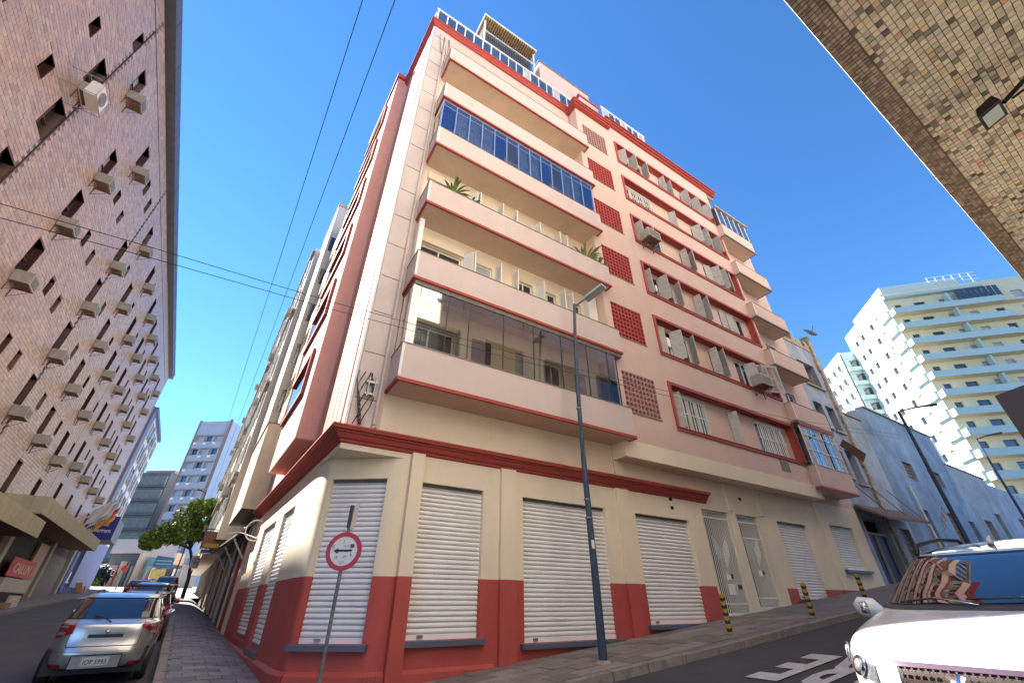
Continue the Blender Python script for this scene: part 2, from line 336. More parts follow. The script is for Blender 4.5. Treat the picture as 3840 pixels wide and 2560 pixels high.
# ================================================================ MAIN BUILDING
mbld = thing('corner_apartment_building', 'pink corner apartment block with red base, cream ground floor and long balconies', 'building', 'R', (1.49, 9.4, gR(3)))
ZB = -0.6
GH = [(3.40, 5.03, 1.0, 3.97), (6.18, 9.02, 0.87, 3.95), (10.24, 12.72, 1.13, 3.93), (13.5, 15.05, 1.30, 4.38), (15.46, 16.85, 1.46, 4.38), (18.1, 20.32, 1.75, 4.37), (22.32, 24.45, 2.82, 4.88)]
ZP = 2.07
LH = [(13.0, 14.75, 0.66, 3.87), (15.9, 18.5, 0.72, 3.87)]       # left street shutters (v, z)
CH = [(0.24, 1.50, 0.97, 3.98)]
# arcs that round the corner: from the left wall into the chamfer, and from the chamfer into the right wall
def bez(p0, p1, p2, n):
    return [p0*(1-t)**2+p1*2*t*(1-t)+p2*t*t for t in [i/n for i in range(n+1)]]
La = LW(11.6, 1.96); Ca = PB + cx*0.16; Cb = PB + cx*(CW-0.14); Rb = RW(3.02, 9.4)
arc1 = bez(La, PB, Ca, 8); arc2 = bez(Cb, PA, Rb, 5)
def ground_wall(z0, z1, name, m):
    mb = MB('R')
    mb.holed(3.02, 13.42 if name == 'painted_base' else 25.5, z0, z1, GH, 9.4, 9.62, 'R')
    mb.holed(0.16, CW-0.14, z0, z1, CH, 0.0, 0.2, 'C')
    mb.holed(11.6, 21.5, z0, z1, LH, -1.96, -2.18, 'L')
    for arc in (arc1, arc2):
        for i in range(len(arc)-1):
            a, b = arc[i], arc[i+1]; mb.quad((a[0], a[1], z0), (b[0], b[1], z0), (b[0], b[1], z1), (a[0], a[1], z1), f='W')
    return mb.build(name, m, mbld)
ground_wall(ZP, 4.56, 'ground_floor_wall', cream); ground_wall(ZB, ZP, 'painted_base', red)
MB('R').holed(17.4, 25.5, ZB, ZP, GH, 9.4, 9.62, 'R').build('painted_base', red, mbld)
mb = MB('R'); mb.holed(13.42, 17.4, ZB, ZP, GH, 9.4, 9.62); mb.build('gate_wall', cream, mbld)
# plinth ledge round the corner
mb = MB('W')
pl = [LW(21.5, 1.96), LW(11.6, 1.96)] + arc1[1:] + [Cb] + arc2[1:] + [RW(5.4, 9.4)]
for i in range(len(pl)-1):
    a, b = pl[i], pl[i+1]; d = (b-a)/max(1e-6, np.linalg.norm(b-a)); q = np.array([d[1], -d[0]]); q = q if q @ (-a) > 0 else -q; q = q*0.07
    za, zb = 0.02, 0.02
    mb.quad((a[0]+q[0], a[1]+q[1], ZB), (b[0]+q[0], b[1]+q[1], ZB), (b[0]+q[0], b[1]+q[1], 0.50), (a[0]+q[0], a[1]+q[1], 0.50))
    mb.quad((a[0]+q[0], a[1]+q[1], 0.50), (b[0]+q[0], b[1]+q[1], 0.50), (b[0], b[1], 0.56), (a[0], a[1], 0.56))
mb.build('plinth', red, mbld)
# pilasters
for (a0, a1, z1) in [(3.08, 3.38, 4.56), (5.48, 5.92, 4.56), (9.48, 9.98, 4.56), (9.62, 9.98, 5.42), (15.1, 15.3, 5.42), (17.0, 17.25, 5.42), (21.5, 22.0, 5.46)]:
    pj = {3.08: 0.16, 5.48: 0.11, 9.48: 0.09}.get(a0, 0.06)
    if a1 < 14 or a0 > 17.3:
        if a0 != 9.62: MB('R').box(a0, a1, 9.4-pj, 9.41, ZB, ZP).build('pilaster_base', red, mbld)
    MB('R').box(a0, a1, 9.4-pj-0.002, 9.41, (4.95 if a0 == 9.62 else (ZP if (a1 < 14 or a0 > 17.3) else 4.45)), z1).build('pilaster', cream, mbld)
# small vents above the shutters
for a, z in ((12.0, 4.25), (12.0, 4.52), (16.0, 4.95), (21.9, 4.5)):
    MB('R').box(a-0.07, a+0.07, 9.385, 9.45, z-0.05, z+0.05).build('wall_vent', dark, mbld)
# roll-up shutters, each slat an object
def slatmesh(wd, pitch, m):
    mb = MB('W'); y = [(0.0, 0), (-0.03, 0.16), (-0.038, 0.45), (-0.028, 0.8), (0.0, 1.0)]
    P = []; F = []
    for (d, t) in y:
        P += [(0, d, t*pitch*0.93), (wd, d, t*pitch*0.93)]
    for i in range(4): F.append((2*i, 2*i+1, 2*i+3, 2*i+2))
    F.append((0, 2, 4, 6, 8)); F.append((1, 9, 7, 5, 3)); mb.pts(P, F); return local_mesh(mb, 'slat', m)
def roller(f, a0, a1, z0, z1, d, n, m, thing_, sill=True, lab=None):
    g = MB(f).box(a0, a1, d, d+0.03, z0, z1).build('roller_shutter', mat('slat_gap', (0.22, 0.20, 0.19), 0.8), thing_)
    inv = INV[thing_.name]; rz = ang(f)-ang('R')+(PI if f == 'L' else 0); pitch = (z1-z0-0.1)/n; me = slatmesh(a1-a0, pitch, m)
    for i in range(n):
        loc = inv @ (W(f, a1, d+0.034, z0+0.1+i*pitch) if f == 'L' else W(f, a0, d-0.004, z0+0.1+i*pitch)); shared('slat', me, g, loc, (random.uniform(-0.02, 0.02), 0, rz))
    MB(f).box(a0, a1, d-0.045, d-0.001, z0, z0+0.095).build('bottom_rail', m, g)
    MB(f).box(a0+0.3, a0+0.42, d-0.075, d-0.046, z0+0.03, z0+0.08).build('padlock', steel, g)
    MB(f).box(a0+0.004, a1-0.004, d-0.06, d+0.03, z1-0.07, z1-0.003).build('lintel_dark_strip', acd, g)  # dark strip across the shutter head, under the lintel
    if sill: MB(f).box(a0-0.12, a1+0.12, d-0.28, d+0.02, z0-0.1, z0-0.005).build('sill', sillm, thing_)
roller('R', 3.40, 5.03, 1.0, 3.97, 9.55, 30, shut, mbld); roller('R', 6.18, 9.02, 0.87, 3.95, 9.55, 31, shut, mbld); roller('R', 10.24, 12.72, 1.13, 3.93, 9.55, 27, shut, mbld)
roller('R', 18.1, 20.32, 1.75, 4.37, 9.55, 26, shut, mbld); roller('R', 22.32, 24.45, 2.82, 4.88, 9.55, 20, shut, mbld)
roller('C', 0.24, 1.50, 0.97, 3.98, 0.14, 30, shutb, mbld)
roller('L', 13.0, 14.75, 0.66, 3.87, -2.1, 30, shut, mbld, sill=False); roller('L', 15.9, 18.5, 0.72, 3.87, -2.1, 30, shut, mbld, sill=False)
MB('L').box(12.9, 14.85, -2.1, -1.9, 0.55, 0.655).build('sill', sillm, mbld)
# dark entrances behind the two gates, brick step under the first
MB('R').box(13.4, 17.0, 10.2, 10.3, 0.8, 4.5).build('entrance_recess', dimi, mbld)
MB('R').box(13.45, 15.1, 9.64, 10.2, 0.9, 1.3).build('entrance_floor', conc, mbld); MB('R').box(15.4, 16.9, 9.64, 10.2, 1.1, 1.46).build('entrance_floor', conc, mbld)
for x0, x1 in ((13.46, 13.5), (15.05, 15.46), (16.85, 16.95)): MB('R').box(x0, x1, 9.64, 10.2, 1.2, 4.4).build('entrance_side', cream, mbld)
MB('R').box(13.4, 17.0, 9.64, 10.25, 4.4, 4.5).build('entrance_ceiling', cream, mbld)
for i in range(4):
    MB('R').box(13.52, 15.03, 9.385+0.01*(i % 2), 9.66, 0.98+i*0.08, 1.045+i*0.08).build('brick_step', woodb, mbld)
def gate(a0, a1, z0, z1, split):
    g = MB('R'); bw = 0.018
    for z in (z0+0.02, z0+0.3, z1-0.22, z1-0.03) + ((z1-0.75,) if split else ()): g.box(a0, a1, 9.5, 9.53, z-0.02, z+0.02)
    for x in (a0+0.015, a1-0.015): g.box(x-0.02, x+0.02, 9.5, 9.53, z0, z1)
    fr = g.build('gate', white, mbld); b = MB('W').box(-0.009, 0.009, -0.009, 0.009, 0, z1-z0); me = local_mesh(b, 'bar', white)
    n = int((a1-a0)/0.095); inv = INV[mbld.name]
    for i in range(1, n): shared('bar', me, fr, inv @ W('R', a0+i*(a1-a0)/n, 9.515, z0), (0, 0, 0))
    d = MB('R'); zc = (z0+z1)/2
    for k in range(7):
        for sgn in (-1, 1):
            xc = (a0+a1)/2; o = 0.06+0.085*k
            d.pts([(xc+sgn*0.02, 9.49, zc+0.36-o), (xc+sgn*0.36, 9.49, zc+0.75-o), (xc+sgn*0.36, 9.505, zc+0.72-o), (xc+sgn*0.02, 9.505, zc+0.33-o)], [(0, 1, 2, 3)])
            d.tube([(xc+sgn*0.03, 9.495, zc+0.36-o), (xc+sgn*0.38, 9.495, zc+0.78-o)], 0.011, 4)
    d.build('chevron_bars', white, fr)
    MB('R').box((a0+a1)/2-0.1, (a0+a1)/2+0.12, 9.48, 9.54, z0+0.95, z0+1.12).build('lock_plate', white, fr)
    for k in range(2 if not split else 1): MB('R').box((a0+a1)/2+0.05+0.34*k, (a0+a1)/2+0.26+0.34*k, 9.485, 9.495, z0+1.0-0.3*k, z0+1.13-0.3*k).build('letter_slot', black, fr)
    if not split: MB('R').box((a0+a1)/2-0.15, (a0+a1)/2+0.2, 9.487, 9.497, z0+0.55, z0+0.85).build('notice_plate', white, fr)
gate(13.5, 15.05, 1.31, 4.37, False); gate(15.46, 16.85, 1.47, 4.37, True)
# cornice swept round the corner
prof = [(0.0, 4.56), (0.03, 4.575), (0.05, 4.60), (0.05, 4.635), (0.10, 4.65), (0.13, 4.69), (0.155, 4.74), (0.20, 4.755), (0.20, 4.79), (0.27, 4.80), (0.285, 4.84), (0.30, 4.85), (0.30, 4.885), (0.25, 4.905), (-0.02, 4.96)]
def sweep(prof, ur, vl, m, name, wR=9.4, nLf=1.96, thing_=None, left=True):
    mb = MB('W'); N = len(prof); P = []; F = []
    for o, z in prof:
        a = RW(ur, wR-o); c = RLpt(wR-o, nLf-o); P.append((a[0], a[1], z)); P.append((c[0], c[1], z))
        if left: b = LW(vl, nLf-o)
        else: b = c
        P.append((b[0], b[1], z))
    for i in range(N-1):
        F.append((3*i, 3*i+1, 3*i+4, 3*i+3))
        if left: F.append((3*i+1, 3*i+2, 3*i+5, 3*i+4))
    F.append(tuple(3*i for i in range(N)))
    if left: F.append(tuple(3*i+2 for i in range(N))[::-1])
    mb.pts(P, F); return mb.build(name, m, thing_ or mbld)
sweep(prof, 13.83, 21.5, redt, 'cornice')
c0 = RLpt(9.4, 1.96)
mb = MB('W'); poly = [tuple(p) for p in [c0, RW(3.02, 9.4)] + arc2[::-1][1:] + [Cb, Ca] + arc1[::-1][1:]]
mb.prism(poly, 4.44, 4.565); mb.build('corner_soffit', cream, mbld)
# wall band between cornice and first balcony, pier, recess wall behind the balconies
mb = MB('R'); mb.holed(2.25, 9.62, 4.93, 5.99, [], 9.42, 9.42); mb.holed(9.62, 25.5, 4.56, 5.46, [], 9.402, 9.402); mb.build('upper_cream_wall', cream, mbld)
mb = MB('R'); c1 = toR(c0); mb.box(c1[0]+0.04, 2.25, 9.4, 9.6, 4.9, 25.15)
pier = mb.build('corner_pier', pinkg, mbld)
for z in np.arange(5.66, 25, 1.24): MB('R').box(1.56, 2.18, 9.392, 9.41, z-0.012, z+0.012).build('joint', capm, pier)
MB('L').box(9.33, 9.56, -1.99, -1.93, 4.9, 25.15).build('sunlit_edge', white, mbld)  # white strip paints the sunlight caught by the pier corner
BW = 9.5
WIN = [(2.40, 3.95), (4.50, 5.12), (6.05, 6.80), (7.12, 7.86), (8.42, 9.05)]
holes = []
for zb in (5.9, 8.93, 11.95, 14.98, 18.0, ):
    for i, (a, b) in enumerate(WIN): holes.append((a, b, zb+1.05, zb+(2.32 if i == 0 else 2.42)))
mb = MB('R'); mb.holed(2.25, 9.62, 5.99, 21.2, holes, BW, BW+0.14); mb.build('balcony_back_wall', cream, mbld)
mb = MB('R'); mb.holed(2.25, 9.62, 21.2, 25.15, [], BW-0.08, BW); mb.build('top_wall', pink, mbld)
def window(f, a0, a1, z0, z1, d, panes, th, fm=white, gm=glassd, fw=0.045, back=0.03):
    mb = MB(f); n = panes; s_ = 1 if d >= 0 else 1
    mb.box(a0, a1, d-fw*0.8, d+0.01, z0, z0+fw).box(a0, a1, d-fw*0.8, d+0.01, z1-fw, z1)
    for i in range(n+1):
        x = a0+(a1-a0-fw)*i/n; mb.box(x, x+fw, d-fw*0.8-0.002, d+0.008, z0+fw, z1-fw)
    w_ = mb.build('window', fm, th)
    for i in range(n):
        x = a0+(a1-a0-fw)*i/n+fw; x1 = a0+(a1-a0-fw)*(i+1)/n
        MB(f).quad((x, d-0.004, z0+fw), (x1, d-0.004, z0+fw), (x1, d-0.004, z1-fw), (x, d-0.004, z1-fw)).build('pane', gm, w_)
    return w_
for k, zb in enumerate((5.9, 8.93, 11.95, 14.98, 18.0)):
    for i, (a, b) in enumerate(WIN):
        zt = zb+(2.32 if i == 0 else 2.42)
        window('R', a, b, zb+1.06, zt-0.002, BW+0.12, 2 if b-a > 0.7 else 1, mbld, gm=[glassd, glassd, curt, glassd, glassd][(i+k) % 5])
        if i == 0: MB('R').box(a-0.02, b+0.05, BW-0.1, BW-0.001, zt+0.02, zt+0.36).build('blind_box', cream, mbld)
# white shutter leaves on the balcony wall
leafW = None
def leafmesh(w, h, m, nm='shutter_leaf'):
    mb = MB('W'); t = 0.018
    mb.box(0.05, w-0.05, -0.004, 0.004, 0.07, h-0.07)
    mb.box(0, 0.05, -t, t, 0, h).box(w-0.05, w, -t, t, 0, h).box(0.05, w-0.05, -t, t, 0, 0.07).box(0.05, w-0.05, -t, t, h-0.07, h).box(0.05, w-0.05, -t, t, h*0.5-0.03, h*0.5+0.03)
    n = 14
    for i in range(n):
        z = 0.08+(h-0.17)*i/n
        if abs(z-h*0.5) < 0.08: continue
        mb.quad((0.05, -0.014, z), (w-0.05, -0.014, z), (w-0.05, 0.014, z+(h-0.17)/n*0.9), (0.05, 0.014, z+(h-0.17)/n*0.9))
    return local_mesh(mb, nm, m)
LM1 = leafmesh(0.40, 1.5, white); LM2 = leafmesh(0.50, 1.38, leafm); LM3 = leafmesh(0.36, 1.38, leafm)
invm = INV[mbld.name]
for zb in (8.93, 11.95):
    for a, an in ((4.02, 60), (4.36, 100), (5.25, 85), (5.95, 95), (6.95, 80), (8.0, 95), (8.3, 80)):
        shared('shutter_leaf', LM1, mbld, invm @ W('R', a, BW-0.02, zb+1.0), (0, 0, -math.radians(an+random.uniform(-6, 6))))
MB('R').box(9.18, 9.6, 9.2, 9.49, 9.95, 11.8).build('white_door', white, mbld)
MB('R').box(2.27, 2.42, 9.0, 9.35, 8.9+1.0, 11.75).build('shutter_panel', white, mbld)
# ---- balconies
def balcony(u0, u1, wf, wb, zb, h, m, side_l=True, side_r=True, mr=redt, soffit=tan):
    g = MB('R').box(u0, u1, wf+0.012, wb, zb+0.01, zb+0.14).build('balcony', soffit, mbld)
    mb = MB('R'); mb.box(u0, u1, wf, wf+0.1, zb+0.086, zb+h)
    mb.box(u0, u0+0.1, wf+0.1, wb, zb+0.086, zb+h); mb.box(u1-0.1, u1, wf+0.1, wb, zb+0.086, zb+h); mb.build('parapet', m, g)
    mb = MB('R'); mb.box(u0-0.02, u1+0.02, wf-0.02, wf+0.05, zb, zb+0.085); mb.box(u0-0.02, u0+0.05, wf+0.05, wb, zb, zb+0.085).box(u1-0.05, u1+0.02, wf+0.05, wb, zb, zb+0.085); mb.build('edge_band', mr, g)
    mb = MB('R'); mb.box(u0-0.015, u1+0.015, wf-0.015, wf+0.12, zb+h, zb+h+0.025).box(u0-0.015, u0+0.12, wf+0.12, wb, zb+h, zb+h+0.025).box(u1-0.12, u1+0.015, wf+0.12, wb, zb+h, zb+h+0.025); mb.build('coping', capm, g)
    MB('R').box(u0-0.005, u0+0.06, wf-0.006, wf-0.0005, zb+0.14, zb+h).build('sunlit_edge', white, g)  # white strip painted on as the sunlit front edge of the parapet
    return g
balc = []
BZ = [(5.9, 1.0), (8.93, 1.0), (11.95, 1.03), (14.98, 1.04), (18.0, 1.06), (20.97, 1.08)]
for zb, h in BZ: balc.append(balcony(2.23, 9.84, 8.51, 9.5, zb, h, parap))
# dark moulding strip under the third balcony
MB('R').box(2.3, 9.8, 8.55, 8.95, 8.80, 8.93).build('dark_moulding', capm, balc[1])
# frameless glazing of the lowest balcony
g = balc[0]
gx = [2.27, 3.3, 3.95, 5.05, 6.1, 7.15, 8.2, 9.1, 9.5]
for i in range(len(gx)-1):
    MB('R').quad((gx[i]+0.008, 8.58, 6.96), (gx[i+1]-0.008, 8.58, 6.96), (gx[i+1]-0.008, 8.58, 8.80), (gx[i]+0.008, 8.58, 8.80)).build('glass_panel', clear, g)
    MB('R').box(gx[i+1]-0.012, gx[i+1]+0.012, 8.565, 8.595, 6.93, 8.8).build('mullion', black, g)
MB('R').quad((2.27, 8.6, 6.96), (2.27, 9.4, 6.96), (2.27, 9.4, 8.80), (2.27, 8.6, 8.80)).build('glass_panel', clear, g)
MB('R').box(2.24, 9.6, 8.54, 8.62, 6.925, 6.96).build('glazing_rail', steel, g)
mbc = MB('R')
for i in range(14): mbc.quad((9.12+i*0.026, 8.64+0.03*(i % 2), 6.98), (9.12+(i+1)*0.026, 8.64+0.03*((i+1) % 2), 6.98), (9.12+(i+1)*0.026, 8.64+0.03*((i+1) % 2), 8.75), (9.12+i*0.026, 8.64+0.03*(i % 2), 8.75))
mbc.build('dark_blue_curtain', mat('navy_cloth', (0.03, 0.035, 0.09), 0.8, var=0.3, vs=10), g)
# open doorway seen behind the glazing
MB('R').box(3.98, 4.12, 9.2, 9.49, 6.0, 8.35).build('white_door', white, mbld); MB('R').box(4.5, 5.15, 9.46, 9.497, 6.0, 8.3).build('doorway', dark, mbld)
# blue glazed balcony (fourth one up) with curtains
g = balc[3]; gm = list(np.linspace(2.28, 9.55, 14))
for i in range(13):
    x0, x1 = gm[i], gm[i+1]
    MB('R').box(x0-0.02, x0+0.02, 8.53, 8.57, 16.05, 17.82).build('mullion', bluef, g)
    MB('R').quad((x0+0.02, 8.55, 16.1), (x1-0.02, 8.55, 16.1), (x1-0.02, 8.55, 17.5), (x0+0.02, 8.55, 17.5)).build('pane', clearb, g)
    MB('R').quad((x0+0.02, 8.55, 17.54), (x1-0.02, 8.55, 17.54), (x1-0.02, 8.55, 17.8), (x0+0.02, 8.55, 17.8)).build('pane', clearb, g)
    if i not in (5, 9): 
        mbc = MB('R'); ncu = 10
        for q in range(ncu):
            xa = x0+0.03+(x1-x0-0.05)*q/ncu; xb = x0+0.03+(x1-x0-0.05)*(q+1)/ncu; mbc.quad((xa, 8.68+0.03*(q % 2), 16.1), (xb, 8.68+0.03*((q+1) % 2), 16.1), (xb, 8.68+0.03*((q+1) % 2), 17.75), (xa, 8.68+0.03*(q % 2), 17.75))
        mbc.build('curtain', curt if i % 4 else mat('blue_curtain', (0.10, 0.14, 0.42), 0.9, var=0.2, vs=6), g)
for z in (16.05, 17.5, 17.8): MB('R').box(2.26, 9.58, 8.528, 8.572, z, z+0.035).build('rail', bluef, g)
MB('R').box(2.26, 2.3, 8.58, 9.4, 17.5, 17.84).box(2.26, 2.3, 8.58, 9.4, 16.05, 16.09).build('side_frame', white, g)
MB('R').quad((2.28, 8.57, 16.1), (2.28, 9.4, 16.1), (2.28, 9.4, 17.8), (2.28, 8.57, 17.8)).build('pane', clearb, g)
MB('R').box(9.56, 9.6, 8.53, 9.45, 16.05, 17.84).build('side_frame', bluef, g)
# ---- projecting middle section
ZS = [6.79, 9.89, 12.95, 16.07, 19.13, 22.2]; LT = [8.53, 11.57, 14.65, 17.68, 20.8, 23.75]
U0, U1, WM = 9.65, 21.25, 8.84
sh_ = [(12.52, 20.86, z+0.14, z+1.80) for z in ZS]; lh = [(10.0, 11.65, t-1.54, t) for t in LT]
mb = MB('R'); mb.holed(U0, U1, 5.97, 25.5, sh_, WM, WM, reveal=False)
wall = mb
m2 = MB('R'); m2.holed(U0, U1, 5.97, 25.5, sh_+lh+[(18.8, 19.33, 6.32, 6.66)], WM, WM+0.14, reveal=False)
for h in lh+[(18.8, 19.33, 6.32, 6.66)]:
    m2.quad((h[0], WM, h[2]), (h[0], WM+0.14, h[2]), (h[0], WM+0.14, h[3]), (h[0], WM, h[3])); m2.quad((h[1], WM, h[2]), (h[1], WM+0.14, h[2]), (h[1], WM+0.14, h[3]), (h[1], WM, h[3]))
    m2.quad((h[0], WM, h[2]), (h[1], WM, h[2]), (h[1], WM+0.14, h[2]), (h[0], WM+0.14, h[2])); m2.quad((h[0], WM, h[3]), (h[1], WM, h[3]), (h[1], WM+0.14, h[3]), (h[0], WM+0.14, h[3]))
m2.quad((U0, WM, 5.97), (U0, 9.6, 5.97), (U0, 9.6, 25.5), (U0, WM, 25.5)); m2.quad((U1, WM, 5.97), (U1, 9.6, 5.97), (U1, 9.6, 25.5), (U1, WM, 25.5))
mid = m2.build('middle_facade', pink, mbld)
MB('R').box(U0-0.03, U1+0.2, WM-0.02, 9.41, 5.43, 5.968).build('beam', cream, mbld)
MB('R').box(18.75, 19.38, WM-0.02, WM+0.05, 6.29, 6.69).build('grille_frame', capm, mid); MB('R').box(18.8, 19.33, WM+0.1, WM+0.12, 6.3, 6.68).build('grille_dark', dark, mid)
gb = MB('R')
for i in range(5):
    for j in range(3): gb.tube([(18.82+i*0.1, WM+0.02, 6.34+j*0.1), (18.92+i*0.1, WM+0.02, 6.44+j*0.1)], 0.01, 4); gb.tube([(18.92+i*0.1, WM+0.02, 6.34+j*0.1), (18.82+i*0.1, WM+0.02, 6.44+j*0.1)], 0.01, 4)
gb.build('grille_bars', steel, mid)
RB = 9.12
WA = [(12.76, 14.84), (16.27, 17.05), (18.26, 20.36)]
for fi, z in enumerate(ZS):
    za, zb = z+0.14, z+1.80; a0, a1 = 12.52, 20.86
    mb = MB('R')
    mb.box(a0-0.13, a1+0.13, WM-0.05, WM+0.03, z, za).box(a0-0.13, a1+0.13, WM-0.05, WM+0.03, zb, zb+0.13).box(a0-0.13, a0, WM-0.05, WM+0.03, za, zb).box(a1, a1+0.13, WM-0.05, WM+0.03, za, zb)
    mb.quad((a0, WM, za), (a0, RB, za), (a0, RB, zb), (a0, WM, zb)).quad((a1, WM, za), (a1, RB, za), (a1, RB, zb), (a1, WM, zb)).quad((a0, WM, zb), (a1, WM, zb), (a1, RB, zb), (a0, RB, zb)).quad((a0, WM, za), (a1, WM, za), (a1, RB, za), (a0, RB, za))
    fr = mb.build('window_surround', redt, mbld)
    MB('R').box(a0-0.15, a1+0.15, WM-0.075, WM-0.051, z+0.10, z+0.13).build('sill_drip', redt, fr)
    hs_ = [(a, b, za+0.06, zb-0.16 if i != 1 else zb-0.16) for i, (a, b) in enumerate(WA)]
    mb = MB('R'); mb.holed(a0, a1, za, zb, hs_, RB, RB+0.1); mb.build('recess_wall', pink, fr)
    for i, (a, b) in enumerate(WA):
        n = 4 if b-a > 1 else 2
        window('R', a, b, za+0.06, zb-0.165, RB+0.07, n, fr, gm=[glassd, curt, glassd, dimi][(fi*2+i) % 4])
    zl = za+0.07
    if fi == 0 or fi == 4:      # barred windows
        for (a, b) in ((WA[0], WA[2]) if fi == 0 else (WA[0],)):
            bm = MB('R')
            for x in np.arange(a+0.1, b-0.05, 0.165): bm.box(x-0.016, x+0.016, RB-0.09, RB-0.06, zl-0.02, zb-0.17)
            for zz in (zl+0.03, zl+0.7, zb-0.22): bm.box(a, b, RB-0.095, RB-0.055, zz-0.015, zz+0.015)
            bm.build('window_bars', white, fr)
    sets = {0: [(12.76, 70, 1), (16.32, 75, 1)], 1: [(12.78, 25, 1), (13.62, 62, 0), (14.86, 118, 0), (16.3, 80, 1), (16.98, 118, 0), (18.95, 60, 0), (19.75, 100, 0), (20.3, 160, 1)],
            2: [(12.8, 85, 1), (13.7, 80, 0), (14.86, 112, 0), (16.3, 82, 1), (16.95, 112, 0), (18.3, 12, 1), (18.9, 8, 0)], 3: [(12.8, 80, 0), (13.75, 95, 0), (16.3, 80, 1), (16.95, 115, 0), (18.3, 20, 1), (18.8, 60, 0), (19.45, 80, 0), (20.36, 130, 0)],
            4: [(16.3, 60, 1), (18.3, 60, 0), (19.1, 85, 0), (20.3, 95, 0)], 5: [(12.8, 55, 0), (13.75, 85, 0), (14.85, 105, 0), (16.3, 80, 1), (17.0, 95, 1), (18.3, 85, 0), (19.3, 75, 0), (20.36, 70, 0)]}[fi]
    for a, an, nar in sets:
        if an > 90: shared('shutter_leaf', LM3 if nar else LM2, fr, invm @ W('R', a, RB-0.03, zl), (0, 0, -math.radians(an)))
        else: shared('shutter_leaf', LM3 if nar else LM2, fr, invm @ W('R', a, RB-0.03, zl), (0, 0, -math.radians(an)))
mb = MB('R')
for (x0, x1, z0_, z1_) in ((19.45, 19.52, 10.05, 11.5), (20.45, 20.52, 10.05, 11.5), (19.5, 20.47, 10.05, 10.13), (19.5, 20.47, 11.42, 11.5), (19.5, 20.47, 10.74, 10.80), (19.95, 20.0, 10.1, 11.45)):
    mb.pts([(a, 8.80-(a-19.45)*0.42+d, z) for z in (z0_, z1_) for a, d in ((x0, 0), (x1, 0), (x1, 0.04), (x0, 0.04))], [(0, 3, 2, 1), (4, 5, 6, 7), (0, 1, 5, 4), (1, 2, 6, 5), (2, 3, 7, 6), (3, 0, 4, 7)])
big = mb.build('shutter_leaf', leafm, mbld, label='wide pale louvred leaf swung right out over the facade')
mb = MB('R')
for i in range(22):
    z = 10.14+i*0.059
    mb.quad((19.5, 8.79-0.02, z), (20.46, 8.79-0.405-0.02, z), (20.46, 8.79-0.405+0.02, z+0.05), (19.5, 8.79+0.02, z+0.05))
o = mb.build('louvre', leafm, big); o['kind'] = 'stuff'
# ---- lattice panels of pierced blocks
bl = 0.183; blk = MB('W'); hexr = 0.074
outer = [(0.0, 0.0), (bl/2, 0), (bl, 0), (bl, bl), (bl/2, bl), (0, bl)]; innr = [(bl/2+hexr*1.0*math.cos(math.radians(a+18)), bl/2+hexr*1.0*math.sin(math.radians(a+18))) for a in (210, 270, 330, 30, 90, 150)]
P = []
for y in (0.0, 0.09):
    P += [(x*0.96+0.003, y, z*0.96+0.003) for x, z in outer] + [(x, y, z) for x, z in innr]
Fb = []
for i in range(6):
    j = (i+1) % 6; Fb += [(i, j, 6+j, 6+i), (6+i, 6+j, 18+j, 18+i), (i, 12+i, 12+j, j)]
blk.pts(P, Fb)
for k, (a0, a1, z0, z1) in enumerate(lh):
    m = redw if k in (0, 5) else redl
    pn = MB('R').box(a0-0.02, a1+0.03, WM-0.02, WM+0.02, z0-0.05, z0).build('lattice_panel', capm, mbld)
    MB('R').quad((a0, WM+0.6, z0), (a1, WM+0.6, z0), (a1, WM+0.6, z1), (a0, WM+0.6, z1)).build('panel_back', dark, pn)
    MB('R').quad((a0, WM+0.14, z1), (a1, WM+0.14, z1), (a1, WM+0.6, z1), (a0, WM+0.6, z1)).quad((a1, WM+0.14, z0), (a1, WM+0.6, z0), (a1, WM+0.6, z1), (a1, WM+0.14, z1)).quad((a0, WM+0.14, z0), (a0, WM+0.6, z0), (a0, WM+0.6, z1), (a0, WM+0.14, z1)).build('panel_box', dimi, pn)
    nx_ = 9; nz_ = 8; sx = (a1-a0)/nx_/bl; sz = (z1-z0)/nz_/bl
    if k < 3 or False:
        me = bpy.data.meshes.new('lattice_block'); me.from_pydata([(x*sx, y, z*sz) for x, y, z in blk.v], [], blk.fc); me.materials.append(m)
        for i in range(nx_):
            for j in range(nz_): shared('lattice_block', me, pn, invm @ W('R', a0+i*(a1-a0)/nx_, WM+0.01, z0+j*(z1-z0)/nz_))
    else:
        mb = MB('R')
        for i in range(nx_):
            for j in range(nz_): mb.pts([(a0+i*(a1-a0)/nx_+x*sx, WM+0.01+y, z0+j*(z1-z0)/nz_+z*sz) for x, y, z in blk.v], blk.fc)
        o = mb.build('lattice_blocks', m, pn); o['kind'] = 'stuff'
# ---- right end with its small balconies
mb = MB('R'); hr = [(21.8, 22.5, z+0.95, z+2.35) for z in (5.8, 8.8, 11.8, 14.82, 17.92)] + [(22.9, 23.9, z+0.95, z+2.35) for z in (5.8, 8.8, 11.8, 14.82, 17.92)]
mb.holed(U1, 25.5, 5.46, 24.2, hr, 9.4, 9.55); mb.quad((25.5, 9.4, ZB), (25.5, 20, ZB), (25.5, 20, 24.2), (25.5, 9.4, 24.2)); mb.build('right_wall', pink, mbld)
for z in (5.8, 8.8, 11.8, 14.82, 17.92):
    window('R', 21.8, 22.5, z+0.96, z+2.34, 9.52, 1, mbld); window('R', 22.9, 23.9, z+0.96, z+2.34, 9.52, 2, mbld)
sb = [balcony(21.02, 24.26, 8.51, 9.4, z, 1.0, pink, mr=(redt if z < 6 else capm)) for z in (5.8, 8.8, 11.8, 14.82, 17.92, 21.07)]
g = sb[0]                                                           # lowest small balcony: pale steel glazing with a red band above
